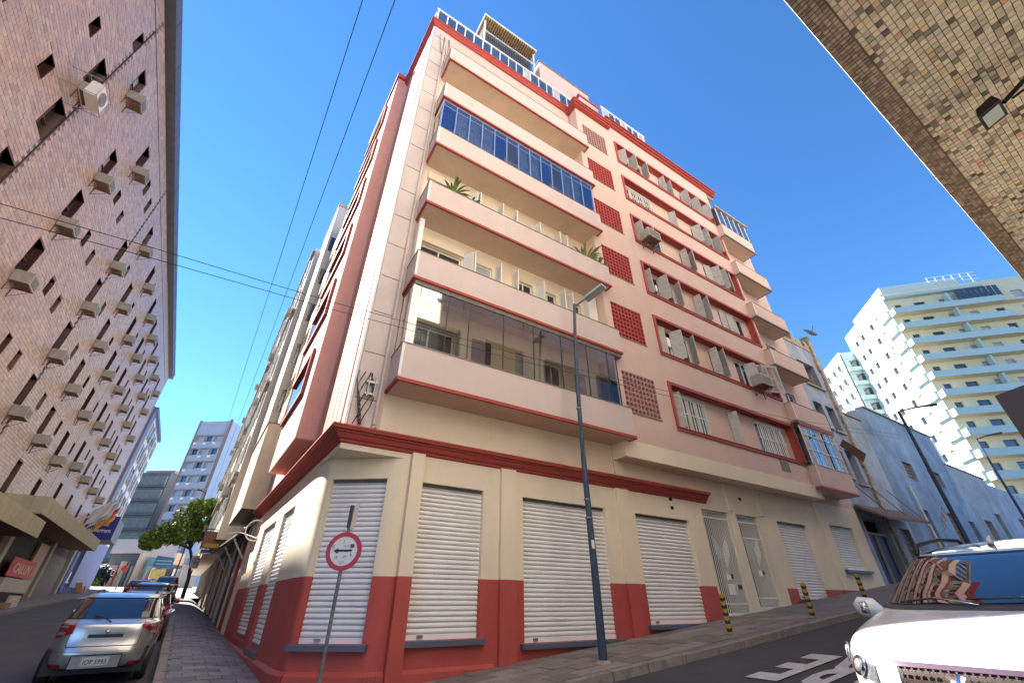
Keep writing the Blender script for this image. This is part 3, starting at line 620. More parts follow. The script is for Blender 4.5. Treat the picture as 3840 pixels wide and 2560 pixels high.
MB('R').box(21.0, 24.28, 8.49, 8.53, 8.66, 8.80).build('red_band', redt, g)
for i, x in enumerate(np.linspace(21.05, 24.2, 8)):
    MB('R').box(x-0.02, x+0.02, 8.54, 8.58, 6.83, 8.64).build('mullion', white, g)
    if i < 7: MB('R').quad((x+0.02, 8.56, 6.86), (x+0.43, 8.56, 6.86), (x+0.43, 8.56, 8.62), (x+0.02, 8.56, 8.62)).build('pane', glassd if i % 3 else curt, g)
for z in (6.83, 7.5, 8.2, 8.6): MB('R').box(21.03, 24.22, 8.53, 8.59, z, z+0.035).build('rail', white, g)
for y in (8.8, 9.1): MB('R').box(21.03, 21.06, y, y+0.04, 6.83, 8.64).build('side_post', white, g)
MB('R').quad((21.04, 8.58, 6.86), (21.04, 9.4, 6.86), (21.04, 9.4, 8.62), (21.04, 8.58, 8.62)).build('pane', glassd, g)
g = sb[5]                                                           # roof-level glazed room
MB('R').box(20.95, 24.5, 8.42, 9.6, 23.6, 23.72).build('room_roof', conc, g)
for i, x in enumerate(np.linspace(21.05, 24.2, 6)):
    MB('R').box(x-0.025, x+0.025, 8.53, 8.58, 22.09, 23.6).build('mullion', white, g)
    if i < 5: MB('R').quad((x+0.02, 8.555, 22.1), (x+0.6, 8.555, 22.1), (x+0.6, 8.555, 23.6), (x+0.02, 8.555, 23.6)).build('pane', glassb if i != 3 else glassd, g)
MB('R').quad((24.2, 8.56, 22.1), (24.2, 9.4, 22.1), (24.2, 9.4, 23.6), (24.2, 8.56, 23.6)).quad((21.05, 8.56, 22.1), (21.05, 9.4, 22.1), (21.05, 9.4, 23.6), (21.05, 8.56, 23.6)).build('pane', glassb, g)
# ---- top cornices, roof glazing, roof rooms
ct = [(0.0, 25.1), (0.06, 25.12), (0.08, 25.2), (0.13, 25.24), (0.15, 25.34), (0.22, 25.38), (0.22, 25.46), (-0.05, 25.52)]
sweep(ct, 9.55, 14.2, redt, 'roof_cornice')
mb = MB('R'); mb.box(9.42, 12.12, 8.62, 8.87, 24.98, 25.12).box(9.38, 12.16, 8.56, 8.88, 25.14, 25.28).box(9.42, 9.6, 8.88, 9.5, 24.98, 25.12).box(9.38, 9.6, 8.89, 9.5, 25.14, 25.28).box(9.34, 12.2, 8.52, 8.9, 25.3, 25.40); mb.build('raised_cornice', redt, mbld)
mb = MB('R'); mb.box(12.0, 22.0, 8.70, 8.9, 25.5, 25.64).box(11.9, 22.05, 8.62, 8.92, 25.67, 25.82).box(11.86, 22.1, 8.56, 8.94, 25.85, 25.95); mb.build('roof_cornice', redt, mbld)
MB('R').box(U0, 22.0, 8.86, 20, 25.3, 25.66).build('roof_slab', conc, mbld)
glz = MB('R').box(1.42, 10.1, 9.24, 9.30, 26.60, 26.72).build('roof_glazing', white, mbld)
MB('L').box(9.33, 14.1, -2.0, -1.9, 25.5, 26.72).build('roof_parapet', conc, mbld)
px = [1.5, 2.0, 2.49, 2.98, 3.48, 4.0, 4.5, 5.02, 5.55, 6.04, 6.5, 6.97, 7.52, 8.07, 8.5, 8.95, 9.5, 10.05]
for i in range(len(px)-1):
    MB('R').box(px[i]-0.025, px[i]+0.025, 9.25, 9.29, 25.5, 26.6).build('post', white, glz)
    MB('R').quad((px[i]+0.03, 9.27, 25.55), (px[i+1]-0.03, 9.27, 25.55), (px[i+1]-0.03, 9.27, 26.58), (px[i]+0.03, 9.27, 26.58)).build('pane', glassb if i not in (10, 14) else curt, glz)
glz2 = MB('R').box(12.2, 16.1, 9.05, 9.12, 28.0, 28.12).build('roof_glazing', white, mbld)
for i, x in enumerate(np.linspace(12.3, 16.0, 8)):
    MB('R').box(x-0.025, x+0.025, 9.07, 9.11, 25.9, 28.0).build('post', white, glz2)
    if i < 7: MB('R').quad((x+0.03, 9.09, 25.95), (x+0.5, 9.09, 25.95), (x+0.5, 9.09, 27.98), (x+0.03, 9.09, 27.98)).build('pane', glassb if i % 3 else curt, glz2)
mb = MB('R'); mb.box(16.0, 20.0, 9.4, 13, 25.6, 27.9); mb.build('roof_room', pink, mbld); MB('R').box(15.95, 20.05, 9.33, 13, 27.9, 28.1).build('roof_room_cap', redt, mbld)
mb = MB('R'); mb.box(8.05, 12.05, 9.75, 13.2, 25.6, 30.15); mb.build('stair_tower', pink, mbld); MB('R').box(8.0, 12.1, 9.7, 13.25, 30.15, 30.28).build('stair_tower_cap', capm, mbld)
mb = MB('R'); mb.box(10.85, 12.4, 9.45, 9.74, 25.6, 28.45); mb.build('chimney_block', pink, mbld); MB('R').box(10.75, 12.45, 9.4, 9.75, 28.45, 28.65).build('chimney_cap', redt, mbld)
pg = MB('R').box(4.05, 7.65, 9.4, 12.4, 30.25, 30.42).build('roof_terrace_room', mat('pale_yellow_edge', (0.70, 0.66, 0.48), 0.8), mbld)
for i in range(24): MB('R').box(4.1+i*0.148, 4.16+i*0.148, 9.42, 12.3, 30.12, 30.25).build('rafter', woodb, pg)
for x in (4.15, 7.5): MB('R').box(x, x+0.08, 9.6, 9.68, 25.6, 30.12).build('post', white, pg)
for i in range(26): MB('R').box(4.25+i*0.125, 4.27+i*0.125, 9.62, 9.64, 27.4, 28.9).build('baluster', steel, pg)
MB('R').box(4.2, 7.55, 9.6, 9.66, 28.9, 28.95).build('handrail', white, pg); MB('R').box(4.2, 7.5, 9.9, 12.3, 25.6, 29.9).build('room_body', dimi, pg)
# ---- left-street side: fluted wall, bay with red framed windows
mb = MB('L'); mb.holed(9.33, 21.5, 4.56, 25.15, [], -1.962, -2.1); mb.build('left_wall', mat('pale_left_wall', (0.52, 0.45, 0.41), 0.85, var=0.08, vs=1.5, streak=0.2), mbld)
for i in range(5): MB('L').box(9.75+i*0.52, 10.21+i*0.52, -1.99, -1.93, 5.2, 25.1).build('fluted_strip', salmon, mbld)
mb = MB('L'); mb.box(12.72, 17.3, -1.96, -1.44, 5.56, 25.4); bay = mb.build('bay', mat('bay_plaster', (0.50, 0.45, 0.41), 0.8, var=0.06, vs=2, bump=0.2), mbld)
MB('L').box(12.70, 12.718, -1.96, -1.445, 5.56, 25.4).build('bay_side', rosepink, bay); MB('L').box(12.72, 17.28, -1.955, -1.445, 5.54, 5.558).build('bay_soffit', tan, bay)
MB('L').box(12.6, 17.4, -1.96, -1.36, 25.4, 25.75).build('bay_cap', redt, bay)
for k in range(6):
    z = 7.4+3.03*k+(0.1 if k else 0)
    fr = MB('L').box(13.75, 17.35, -1.46, -1.34, z-0.12, z).box(13.75, 17.35, -1.46, -1.34, z+1.45, z+1.57).box(13.75, 13.88, -1.46, -1.34, z, z+1.45).build('window_surround', redt, bay)
    MB('L').box(13.9, 17.3, -1.45, -1.435, z, z+1.44).build('pane', glassd, fr)
# roof slab and back
mb = MB('W'); bp = [RW(2.3, 9.6), RW(25.45, 9.6), RW(25.45, 20), LW(21.5, 12), LW(21.5, 2.1), RLpt(9.65, 2.2)]
mb.prism([tuple(p) for p in bp], 25.0, 25.28); mb.build('roof', conc, mbld)
mb = MB('W'); mb.prism([tuple(p) for p in [RW(2.4, 10.35), RW(25.4, 10.35), RW(25.4, 19.8), LW(21.4, 11.8), LW(21.4, 2.3), RLpt(10.35, 2.3)]], -0.5, 25.0); mb.build('inner_mass', dimi, mbld)
mb = MB('L'); mb.quad((21.5, -1.96, ZB), (21.5, -12, ZB), (21.5, -12, 25.1), (21.5, -1.96, 25.1)); mb.build('party_wall', conc, mbld)
# drain pipe and wall cables
MB('R').tube([(2.1, 9.33, 5.05), (2.1, 9.33, 24.3)], 0.045, 8).tube([(2.1, 9.33, 5.0), (2.12, 9.3, 4.96)], 0.055, 8).build('drain_pipe', pinkg, mbld)
cb = MB('R')
for k in range(6):
    x = 1.62+0.05*k; pts = [(x+0.1*math.sin(i*0.9+k), 9.35-0.015*(k % 3), 5.0+i*0.22) for i in range(7)]; cb.tube(pts, 0.012, 5)
cb.build('cable_bundle', black, mbld)
mb = MB('R'); mb.box(1.75, 2.0, 9.3, 9.36, 5.75, 5.8).box(1.75, 2.0, 9.3, 9.36, 6.05, 6.1).tube([(1.8, 9.3, 5.7), (1.8, 9.3, 6.2)], 0.02, 6).tube([(1.95, 9.3, 5.7), (1.95, 9.3, 6.2)], 0.02, 6); mb.build('cable_bracket', steel, mbld)
cb = MB('R')
for k in range(5):
    x = 2.25+0.12*k; cb.tube([(x, 9.36, 22.1+0.1*k), (x-0.3, 9.36, 23.2), (x-0.45+0.1*(k % 2), 9.37, 24.6)], 0.014, 5)
cb.build('roof_cables', capm, mbld)
# ================================================================ AIR CONDITIONERS (one of each kind, then copies)
def ac_unit(name, label, f, base, group, box=True, sx=0.72, sy=0.55, sz=0.5, lit=False):
    t = thing(name, label, 'air conditioner', f, base, group)
    a, b, z = base; s = -1 if f != 'L' or b < 0 else -1
    out = -1                                                       # away from the wall, in frame y
    mb = MB(f); mb.box(a-sx/2, a+sx/2, b-sy, b-0.02, z, z+sz); mb.box(a-sx/2-0.012, a+sx/2+0.012, b-sy-0.03, b-sy, z-0.01, z+sz+0.012)
    c = mb.build('casing', acm, t)
    MB(f).box(a-sx/2+0.08, a+sx/2-0.08, b-sy-0.036, b-sy-0.031, z+0.07, z+sz-0.07).build('grille', acd, t)
    for k in range(5): MB(f).box(a-sx/2+0.08, a+sx/2-0.08, b-sy-0.045, b-sy-0.037, z+0.10+k*0.07, z+0.125+k*0.07).build('grille_slat', acm, t)
    mb = MB(f)
    for x in (a-sx/2+0.08, a+sx/2-0.1): mb.box(x, x+0.03, b-sy-0.05, b, z-0.045, z-0.015).box(x, x+0.03, b-0.03, b, z-0.45, z-0.015); mb.tube([(x+0.015, b-0.02, z-0.42), (x+0.015, b-sy, z-0.03)], 0.012, 4)
    mb.build('bracket', rust, t)
    MB(f).box(a-sx/2+0.05, a+sx/2-0.05, b-sy+0.03, b-0.1, z-0.014, z-0.002).build('base_plate', rust, t)
    return t
def place(proto, first, f, base, label):
    o = proto if first else copy_tree(proto)
    o.matrix_basis = Matrix.Translation(W(f, *base)) @ Matrix.Rotation(ang(f), 4, 'Z'); o['label'] = label
    return o

# ================================================================ LEFT: BROWN TILED BLOCK   (frame L, front plane y = 8.8)
D = 8.8
hot = thing('tiled_office_block', 'tall brown tiled block filling the left side, dotted with narrow windows', 'building', 'L', (5, D, gL(20)))
Z0, Z1, V0, V1 = 6.2, 25.4, 4.0, 62.4
cols = [15.78, 20.55, 27.66, 32.4, 37.15, 42.0, 46.5, 51.2, 55.9, 10.9]; rows = [6.45, 9.45, 12.5, 15.5, 18.45]
HW = []; AC = []
for c in cols:
    up = 0.75 if c > 41 else 0
    for i, z in enumerate(rows):
        HW.append((c, c+0.88, z+up, z+up+1.52))
    HW.append((c+2.3 if c < 41 else c+1.1, (c+2.3 if c < 41 else c+1.1)+0.88, 21.75, 23.15))
for c in (14.08, 23.36, 24.98, 30.3, 35.0, 39.9, 44.6, 49.3, 54.0):
    up = 0.75 if c > 41 else 0
    for z in [10.2, 13.2, 16.25, 19.22]: HW.append((c, c+0.5, z+up, z+up+0.76))
    if c in (23.36, 14.08, 24.98, 35.0, 44.6): HW.append((c+2.15, c+2.7, 22.3, 23.15))
mb = MB('L'); mb.holed(V0, V1, Z0, Z1, HW, D+0.02, D+0.3); mb.build('grout_wall', groutm, hot)
# tiles: courses 0.12 high, tiles 0.25 long, in running bond
tv, tf, tt = [], [], []; near = []
th_, tl_ = 0.155, 0.27; joints = [16.75, 28.5, 40.25, 52.0]
def tilebox(a0, a1, z0, z1, pr):
    return [(a0, D+0.02, z0), (a1, D+0.02, z0), (a1, D+0.02, z1), (a0, D+0.02, z1), (a0, D-pr, z0), (a1, D-pr, z0), (a1, D-pr, z1), (a0, D-pr, z1)]
QF = [(4, 5, 6, 7), (0, 1, 5, 4), (1, 2, 6, 5), (2, 3, 7, 6), (3, 0, 4, 7)]
rb = {}
for h in HW: 
    for r in range(int((h[2]-Z0)/th_)-1, int((h[3]-Z0)/th_)+2): rb.setdefault(r, []).append(h)
allt = []
for r in range(int((Z1-Z0)/th_)):
    z0 = Z0+r*th_+0.006; z1 = z0+th_-0.012; off = tl_/2*(r % 2); x = V0-off
    hl = rb.get(r, [])
    while x < 40:
        a0, a1 = x+0.005, x+tl_-0.005; x += tl_
        skip = False
        for h in hl:
            if h[3] > z0 and h[2] < z1 and h[1] > a0 and h[0] < a1:
                if h[0] <= a0 and h[1] >= a1 : skip = True
                elif h[0] > a0+0.03: a1 = min(a1, h[0])
                elif h[1] < a1-0.03: a0 = max(a0, h[1])
                else: skip = True
        if skip or a1-a0 < 0.03: continue
        if any(a0 < j < a1 for j in joints): continue
        allt.append((a0, a1, z0, z1, random.uniform(-0.004, 0.006)))
t_side = np.array([0.52, 0, 0.85])
cand = []
for i, t in enumerate(allt):
    p = W('L', t[0], D, t[2]); dx, dy, dz = p.x, p.y, p.z-1.6; F_ = dy*math.cos(0.5639)+dz*math.sin(0.5639)
    if F_ <= 0: continue
    U_ = -dy*math.sin(0.5639)+dz*math.cos(0.5639); px_ = 1920+1555*dx/F_; py_ = 1280-1555*U_/F_
    if 10 < px_ < 3830 and 10 < py_ < 2550: cand.append((dx*dx+dy*dy+dz*dz, i))
cand.sort(); sel = {i for _, i in cand[:290]}
def tcol(): 
    g = random.gauss(1.08, 0.10); w = random.gauss(0, 0.03); return (max(0.4, g*(1+w)), max(0.4, g), max(0.4, g*(1-w*1.5)), 1)
for i, t in enumerate(allt):
    if i in sel:
        m_ = MB('L'); m_.pts(tilebox(*t), QF); m_.tint = [tcol()]*8; m_.build('tile', tilem, hot)
    else:
        k = len(tv); tv += tilebox(*t); tf += [tuple(k+q for q in f) for f in QF]; c = tcol(); tt += [c]*8
ar = np.array(tv); o_, ex, ey = FR['L']; xy = ar[:, :1]*ex+ar[:, 1:2]*ey
m_ = MB('W'); m_.v = [(p[0], p[1], z) for p, z in zip(xy, ar[:, 2])]; m_.fc = tf; m_.tint = tt; m_.build('wall_tiles', tilem, hot, kind='stuff')
# far part of the same wall: courses too fine to tell apart
tm = bpy.data.materials.new('far_tile_courses'); tm.use_nodes = True; nt = tm.node_tree; b_ = nt.nodes['Principled BSDF']; b_.inputs['Roughness'].default_value = 0.45
br = nd(nt, 'ShaderNodeTexBrick'); br.inputs['Color1'].default_value = (0.42, 0.29, 0.23, 1); br.inputs['Color2'].default_value = (0.50, 0.34, 0.27, 1); br.inputs['Mortar'].default_value = (0.22, 0.15, 0.125, 1)
br.inputs['Scale'].default_value = 1; br.inputs['Mortar Size'].default_value = 0.008; br.inputs['Brick Width'].default_value = 0.27; br.inputs['Row Height'].default_value = 0.155
uv = nd(nt, 'ShaderNodeUVMap'); uv.uv_map = 'wall'; nt.links.new(uv.outputs[0], br.inputs[0]); nt.links.new(br.outputs[0], b_.inputs['Base Color'])
m_ = MB('L'); m_.holed(40.0, V1, Z0, Z1, HW, D-0.002, D+0.02); o = m_.build('far_tile_wall', tm, hot)
uvl = o.data.uv_layers.new(name='wall'); 
for lp in o.data.loops:
    co = o.data.vertices[lp.vertex_index].co; uvl.data[lp.index].uv = (co.x, co.z)
redj = mat('dark_red_reveal', (0.13, 0.045, 0.04), 0.6, var=0.2)
for c_, (a0, a1, z0, z1) in enumerate(HW):
    m_ = MB('L')
    m_.quad((a0, D-0.01, z0), (a0, D+0.3, z0), (a0, D+0.3, z1), (a0, D-0.01, z1)).quad((a1, D-0.01, z0), (a1, D+0.3, z0), (a1, D+0.3, z1), (a1, D-0.01, z1)).quad((a0, D-0.01, z1), (a1, D-0.01, z1), (a1, D+0.3, z1), (a0, D+0.3, z1)).quad((a0, D-0.01, z0), (a1, D-0.01, z0), (a1, D+0.3, z0), (a0, D+0.3, z0))
    w_ = m_.build('window', redj, hot)
    MB('L').quad((a0, D+0.27, z0), (a1, D+0.27, z0), (a1, D+0.27, z1), (a0, D+0.27, z1)).build('pane', glassd if c_ % 5 else curt, w_)
    if a1-a0 > 0.7: MB('L').box(a0, a1, D+0.2, D+0.26, (z0+z1)/2-0.02, (z0+z1)/2+0.02).box((a0+a1)/2-0.02, (a0+a1)/2+0.02, D+0.2, D+0.258, z0, z1).build('window_bar', redj, w_)
for j in joints: MB('L').box(j-0.02, j+0.02, D-0.008, D+0.019, Z0, 24.4).build('expansion_joint', black, hot)
MB('L').box(V0, V1, D-0.012, D+0.02, 24.35, 24.41).build('string_joint', redj, hot)
f_ = MB('L').box(V0, V1+0.25, 8.38, D+0.3, 25.42, 26.15).build('roof_fascia', slate, hot)
for v in np.arange(V0+1, V1, 2.35): MB('L').box(v-0.012, v+0.012, 8.372, 8.39, 25.4, 26.16).build('fascia_joint', black, f_)
mb = MB('L'); mb.box(V0, V1, D+0.32, 24, 0, 25.4); mb.build('block_mass', conc, hot)
MB('L').quad((V1, D, 0), (V1, 24, 0), (V1, 24, 25.4), (V1, D, 25.4)).build('end_wall', conc, hot)
# ground floor: columns, dark shopfronts, canopies
MB('L').box(V0, V1, D+0.25, D+0.31, -0.5, 6.2).build('shopfront_back', dimi, hot)
for v in (30.5, 38.2, 49.5, 58.5): MB('L').box(v, v+0.7, D-0.05, D+0.3, gL(v)-0.2, 6.2).build('column', conc, hot)
MB('L').box(46.0, 48.9, D+0.05, D+0.2, gL(47), 5.3).build('orange_timber_panel', mat('orange_timber', (0.42, 0.17, 0.03), 0.6, var=0.3, vs=1.5, streak=0.5), hot)
MB('L').box(50.2, 57.5, D+0.1, D+0.2, gL(52), 5.0).build('grey_panel', mat('brown_grey_panel', (0.16, 0.13, 0.12), 0.8, var=0.15), hot)
ribm = mat('ribbed_canopy', (0.44, 0.39, 0.28), 0.7, var=0.12, vs=2, streak=0.5)
for (a, b, z0, z1, y0) in ((22.0, 34.7, 4.62, 5.40, 7.0), (33.2, 55.3, 5.62, 6.45, 7.0)):
    cn = MB('L').box(a, b, y0, D, z0, z0+0.03).build('canopy', mat('brown_canopy_soffit', (0.13, 0.07, 0.055), 0.8, var=0.2), hot)
    MB('L').box(a, b, y0-0.02, y0, z0-0.02, z1).box(a, a+0.02, y0, D, z0-0.02, z1).box(b-0.02, b, y0, D, z0-0.02, z1).build('canopy_fascia', ribm, cn)
    MB('L').box(a+0.02, b-0.02, y0, D, z1-0.05, z1-0.02).build('canopy_top', conc, cn)
    rm = MB('L')
    for x in np.arange(a+0.1, b, 0.24): rm.box(x, x+0.05, y0-0.045, y0-0.021, z0, z1)
    rm.build('canopy_rib', ribm, cn, kind='stuff')
    for k in range(14): MB('L').box(a+0.1, b-0.1, y0+0.12*k+0.05, y0+0.12*k+0.11, z0-0.018, z0-0.001).build('soffit_board', woodb, cn)
# striped blue roller door and grey panel beside it
bm = mat('royal_blue_paint', (0.012, 0.022, 0.26), 0.5, var=0.15)
dr = MB('L').box(60.0, 69.6, D+0.02, D+0.1, 2.5, 5.9).build('blue_door', bm, hot)
for k in range(6): MB('L').box(60.4+1.5*k, 60.52+1.5*k, D-0.03, D+0.02, 2.6, 5.85).build('door_rib', mat('light_blue_rib', (0.08, 0.12, 0.45), 0.5), dr)
for k in range(6): MB('L').box(61.2+1.35*k, 61.8+1.35*k, D-0.05, D-0.032, 3.42, 4.2).build('white_stripe', white, dr)
MB('L').box(60.9, 69.3, D-0.055, D-0.033, 3.3, 3.42).build('white_stripe', white, dr)
# ACs under the windows
prot = None; places = []
for c in cols[:-1]:
    up = 0.75 if c > 41 else 0
    for z in rows:
        if z < 9 : continue
        if (c == 15.78 and z < 18) : continue
        if c == 20.55 and z > 18.4: pass
        places.append((c+0.5, z+up-0.52))
    places.append((c+2.9 if c < 41 else c+1.7, 21.75-0.5))
places = [p for p in places if not (p[0] < 17 and p[1] < 17)]
big_ac = [(16.25, 17.92), (20.9, 21.2)]
nths = ['first', 'second', 'third', 'fourth', 'fifth', 'sixth', 'seventh', 'eighth', 'ninth', 'tenth', 'eleventh', 'twelfth', 'thirteenth', 'fourteenth', 'fifteenth', 'sixteenth', 'seventeenth', 'eighteenth', 'nineteenth', 'twentieth']
ords = ['lowest', 'second', 'third', 'fourth', 'fifth', 'sixth', 'seventh']
cn_ = {}
for v, z in places: cn_.setdefault(round(v, 1), []).append(z)
colkeys = sorted(cn_)
for v, z in places:
    ci = colkeys.index(round(v, 1)); zi = sorted(cn_[round(v, 1)]).index(z); n_ = len(cn_[round(v, 1)])
    lab = ('box air conditioner, %s up in the %s window column of the brown block' % (ords[zi], nths[ci])) if n_ > 1 else ('lone top row air conditioner, %s along the brown block from its near end' % nths[ci])
    if prot is None: prot = ac_unit('air_conditioner', lab, 'L', (v, D, z), 'air conditioners on the brown tiled block'); place(prot, True, 'L', (v, D, z), lab)
    else: place(prot, False, 'L', (v, D, z), lab)
# the big one nearest the camera: white fan unit in a wire cage
t = thing('air_conditioner', 'large pale fan unit in an open steel cage high on the brown block', 'air conditioner', 'L', (15.2, D, 17.2), 'air conditioners on the brown tiled block')
MB('L').box(15.15, 15.95, 7.85, 8.2, 17.15, 17.85).build('casing', white, t)
m_ = MB('L'); m_.pts([(15.55+0.27*math.cos(k*PI/12), 7.842, 17.5+0.27*math.sin(k*PI/12)) for k in range(24)], [tuple(range(24))]); m_.build('fan_opening', acm, t)
for rr in (0.08, 0.14, 0.2, 0.26):
    m_ = MB('L'); m_.tube([(15.55+rr*math.cos(k*PI/10), 7.83, 17.5+rr*math.sin(k*PI/10)) for k in range(21)], 0.008, 4, caps=False); m_.build('fan_ring', steel, t)
m_ = MB('L')
for x in (15.05, 16.05): m_.tube([(x, D, 17.95), (x, 7.8, 17.95), (x, 7.8, 17.1), (x, D, 17.1)], 0.016, 5)
for z in (17.1, 17.95): m_.tube([(15.05, 7.8, z), (16.05, 7.8, z)], 0.016, 5); m_.tube([(15.05, 8.3, z), (16.05, 8.3, z)], 0.016, 5)
m_.build('cage', acm, t)

# ================================================================ LEFT, FURTHER UP THE STREET
bb = thing('blue_panelled_building', 'blue and white building with window strips standing past the brown tiled block', 'building', 'L', (62.6, 8.8, gL(63)))
bp_ = mat('periwinkle_panel', (0.17, 0.19, 0.34), 0.6, var=0.08, vs=0.5)
HB = [(a, a+2.6, z, z+2.0) for a in (64.6, 69.0, 73.0) for z in (8.0, 10.6, 13.2, 15.8, 18.4)]
mb = MB('L'); mb.holed(62.5, 76.5, 3, 21.2, HB, 8.55, 8.8); mb.quad((62.5, 8.55, 3), (62.5, 16, 3), (62.5, 16, 21.2), (62.5, 8.55, 21.2)).quad((62.5, 8.55, 21.2), (76.5, 8.55, 21.2), (76.5, 16, 21.2), (62.5, 16, 21.2)); mb.build('wall', bp_, bb)
for a in (64.6, 69.0, 73.0): MB('L').box(a-0.35, a+2.95, 8.5, 8.548, 7.6, 20.8).box(a-0.35, a-0.1, 8.42, 8.499, 7.6, 20.8).build('window_strip_frame', white, bb)
for a, a1, z, z1 in HB:
    w_ = MB('L').box(a, a1, 8.44, 8.497, z+0.05, z1-0.05).build('window', glassd, bb)
    MB('L').box((a+a1)/2-0.05, (a+a1)/2+0.05, 8.40, 8.439, z, z1).build('window_bar', white, w_)
MB('L').box(62.4, 76.7, 8.3, 8.9, 21.2, 21.6).build('roof_edge', bp_, bb)
# projecting blue shop sign, with its lettering
t = thing('shop_sign', 'dark blue box sign with white lettering jutting out past the ribbed canopy', 'sign', 'L', (57.0, 8.6, 6.9))
MB('L').box(57.0, 62.5, 6.6, 8.6, 6.75, 8.7).build('sign_box', slate, t); MB('L').box(56.93, 56.99, 6.5, 8.7, 6.7, 8.75).build('sign_face', bm, t)
text_mb('blue_sign', 'L', lambda x, y: (56.92, 7.6-x*0.40, 7.45+y*0.5)).build('lettering', white, t)
MB('L').box(56.90, 56.925, 7.1, 8.05, 7.85, 8.2).build('emblem', mat('dull_gold', (0.35, 0.3, 0.22), 0.6), t)
t = thing('banner', 'red shop banner with pale lettering hanging at the left edge under the canopy', 'banner', 'L', (40.6, D-0.15, 3.0))
MB('L').box(40.6, 46.5, D-0.16, D-0.12, 3.05, 4.05).build('cloth', mat('banner_red', (0.55, 0.05, 0.045), 0.7, var=0.2, vs=4), t)
text_mb('banner', 'L', lambda x, y: (43.6+x*1.15, D-0.17, 3.5+y*0.75)).build('lettering', mat('pale_pink', (0.75, 0.55, 0.5), 0.7), t)
t = thing('counter', 'pale shop counter with dark base under the red banner', 'counter', 'L', (40.5, D-0.2, gL(42)))
MB('L').box(40, 46.5, D-0.35, D-0.05, gL(42)+0.55, 2.95).build('front', mat('pale_counter', (0.42, 0.39, 0.34), 0.7, var=0.15), t); MB('L').box(40, 46.5, D-0.33, D-0.06, gL(42)-0.1, gL(42)+0.54).build('base', dark, t)
# flags on slanting poles above the canopy
def flag(name, lab, v, m, dz=0, m2=None):
    t = thing(name, lab, 'flag', 'L', (v, D, 7.2), 'flags over the canopy')
    MB('L').tube([(v, D, 7.2+dz), (v, D-2.3, 9.2+dz)], 0.035, 6).build('pole', white, t)
    for k, mm in enumerate([m] + ([m2] if m2 else [])):
        mb = MB('L'); P = []; nx_, nz_ = 7, 8
        for i in range(nx_+1):
            for j in range(nz_+1):
                y = D-1.1-1.2*i/nx_*(1 if True else 0); zt = 7.2+dz+(D-y)*0.87; x = v+0.12*math.sin(i*1.6+j*0.5)+0.04*j
                P.append((x, y+0.25*j/nz_*0.6, zt-0.02-(1.15*j/nz_)*(1.0 if not m2 else 0.5)-(0.6*k)))
        mb.pts(P, [(i*(nz_+1)+j, i*(nz_+1)+j+1, (i+1)*(nz_+1)+j+1, (i+1)*(nz_+1)+j) for i in range(nx_) for j in range(nz_)]); mb.smooth = True; mb.build('cloth', mm, t)
fw = mat('flag_white', (0.62, 0.58, 0.6), 0.8, var=0.1)
flag('flag', 'white flag drooping over the ribbed canopy, nearest of the three', 50.0, fw); flag('flag', 'pale grey flag drooping in the middle of the three over the canopy', 51.6, mat('flag_grey', (0.45, 0.45, 0.5), 0.8), 0)
flag('flag', 'red flag with orange lower half beside the blue sign', 54.0, mat('flag_red', (0.6, 0.03, 0.05), 0.8), 0, mat('flag_orange', (0.7, 0.3, 0.04), 0.8))
# far buildings closing the street; own azimuth frame facing the camera
def azp(az, d): a = math.radians(az); return np.array([math.sin(a), math.cos(a)])*d
def farframe(key, az, d, ax):
    e = np.array([math.cos(math.radians(ax)), -math.sin(math.radians(ax))]); FR[key] = (azp(az, d), e, np.array([-e[1], e[0]])); return key
k = farframe('G', -38.25, 120.5, 5)
g = thing('grey_office_tower', 'tall pale grey tower with hooded windows closing the left street', 'building', 'G', (0, 0, 4))
gw = mat('blue_grey_wall', (0.40, 0.41, 0.47), 0.7, var=0.06, vs=0.4); brn = mat('brown_corner_pier', (0.30, 0.19, 0.15), 0.7)
WG = [(0.55+2.35*c, 2.05+2.35*c, 34.9-3.05*r-1.3, 34.9-3.05*r) for c in range(3) for r in range(11)]
mb = MB('G'); mb.holed(0, 7.3, 0, 38.6, WG, 0, 0.35); mb.build('front_wall', gw, g)
MB('G').box(7.3, 7.75, -0.1, 0.4, 0, 39).build('corner_pier', brn, g); MB('G').box(-0.4, 0, -0.1, 0.4, 0, 38.9).build('corner_pier', brn, g)
MB('G').box(7.5, 7.76, 0.4, 14, 0, 38.6).build('side_wall', mat('skylit_side_wall', (0.62, 0.66, 0.76), 0.7, var=0.05), g); MB('G').box(0, 7.5, 0.4, 14, 0, 38.5).build('body', gw, g)  # side wall paler than the front: light from open sky put into the colour
for i, (a, a1, z, z1) in enumerate(WG):
    w_ = MB('G').box(a-0.25, a1+0.25, -0.35, 0, z1+0.02, z1+0.25).box(a-0.25, a-0.05, -0.3, 0, z-0.2, z1).build('window_hood', mat('hood_brown', (0.32, 0.29, 0.29), 0.7), g)
    MB('G').quad((a, 0.3, z), (a1, 0.3, z), (a1, 0.3, z1), (a, 0.3, z1)).build('pane', [curt, glassb, gw, glassd][(i*7) % 4], w_)
    if i % 4 != 1: MB('G').box(a-0.1, a+0.5, -0.4, -0.01, z-0.75, z-0.25).build('window_unit', white, w_)
k = farframe('D', -41.3, 131, 2)
g = thing('dark_louvred_building', 'dark grey louvred office block in six storeys left of the grey tower', 'building', 'D', (0, 0, 4))
dg_ = mat('dark_grey_wall', (0.10, 0.105, 0.105), 0.7, var=0.2, vs=0.5); lgt = mat('grey_louvre', (0.23, 0.25, 0.24), 0.6, var=0.3, vs=1.5)
MB('D').box(0, 7.0, 0, 14, 4, 27.6).build('body', dg_, g)
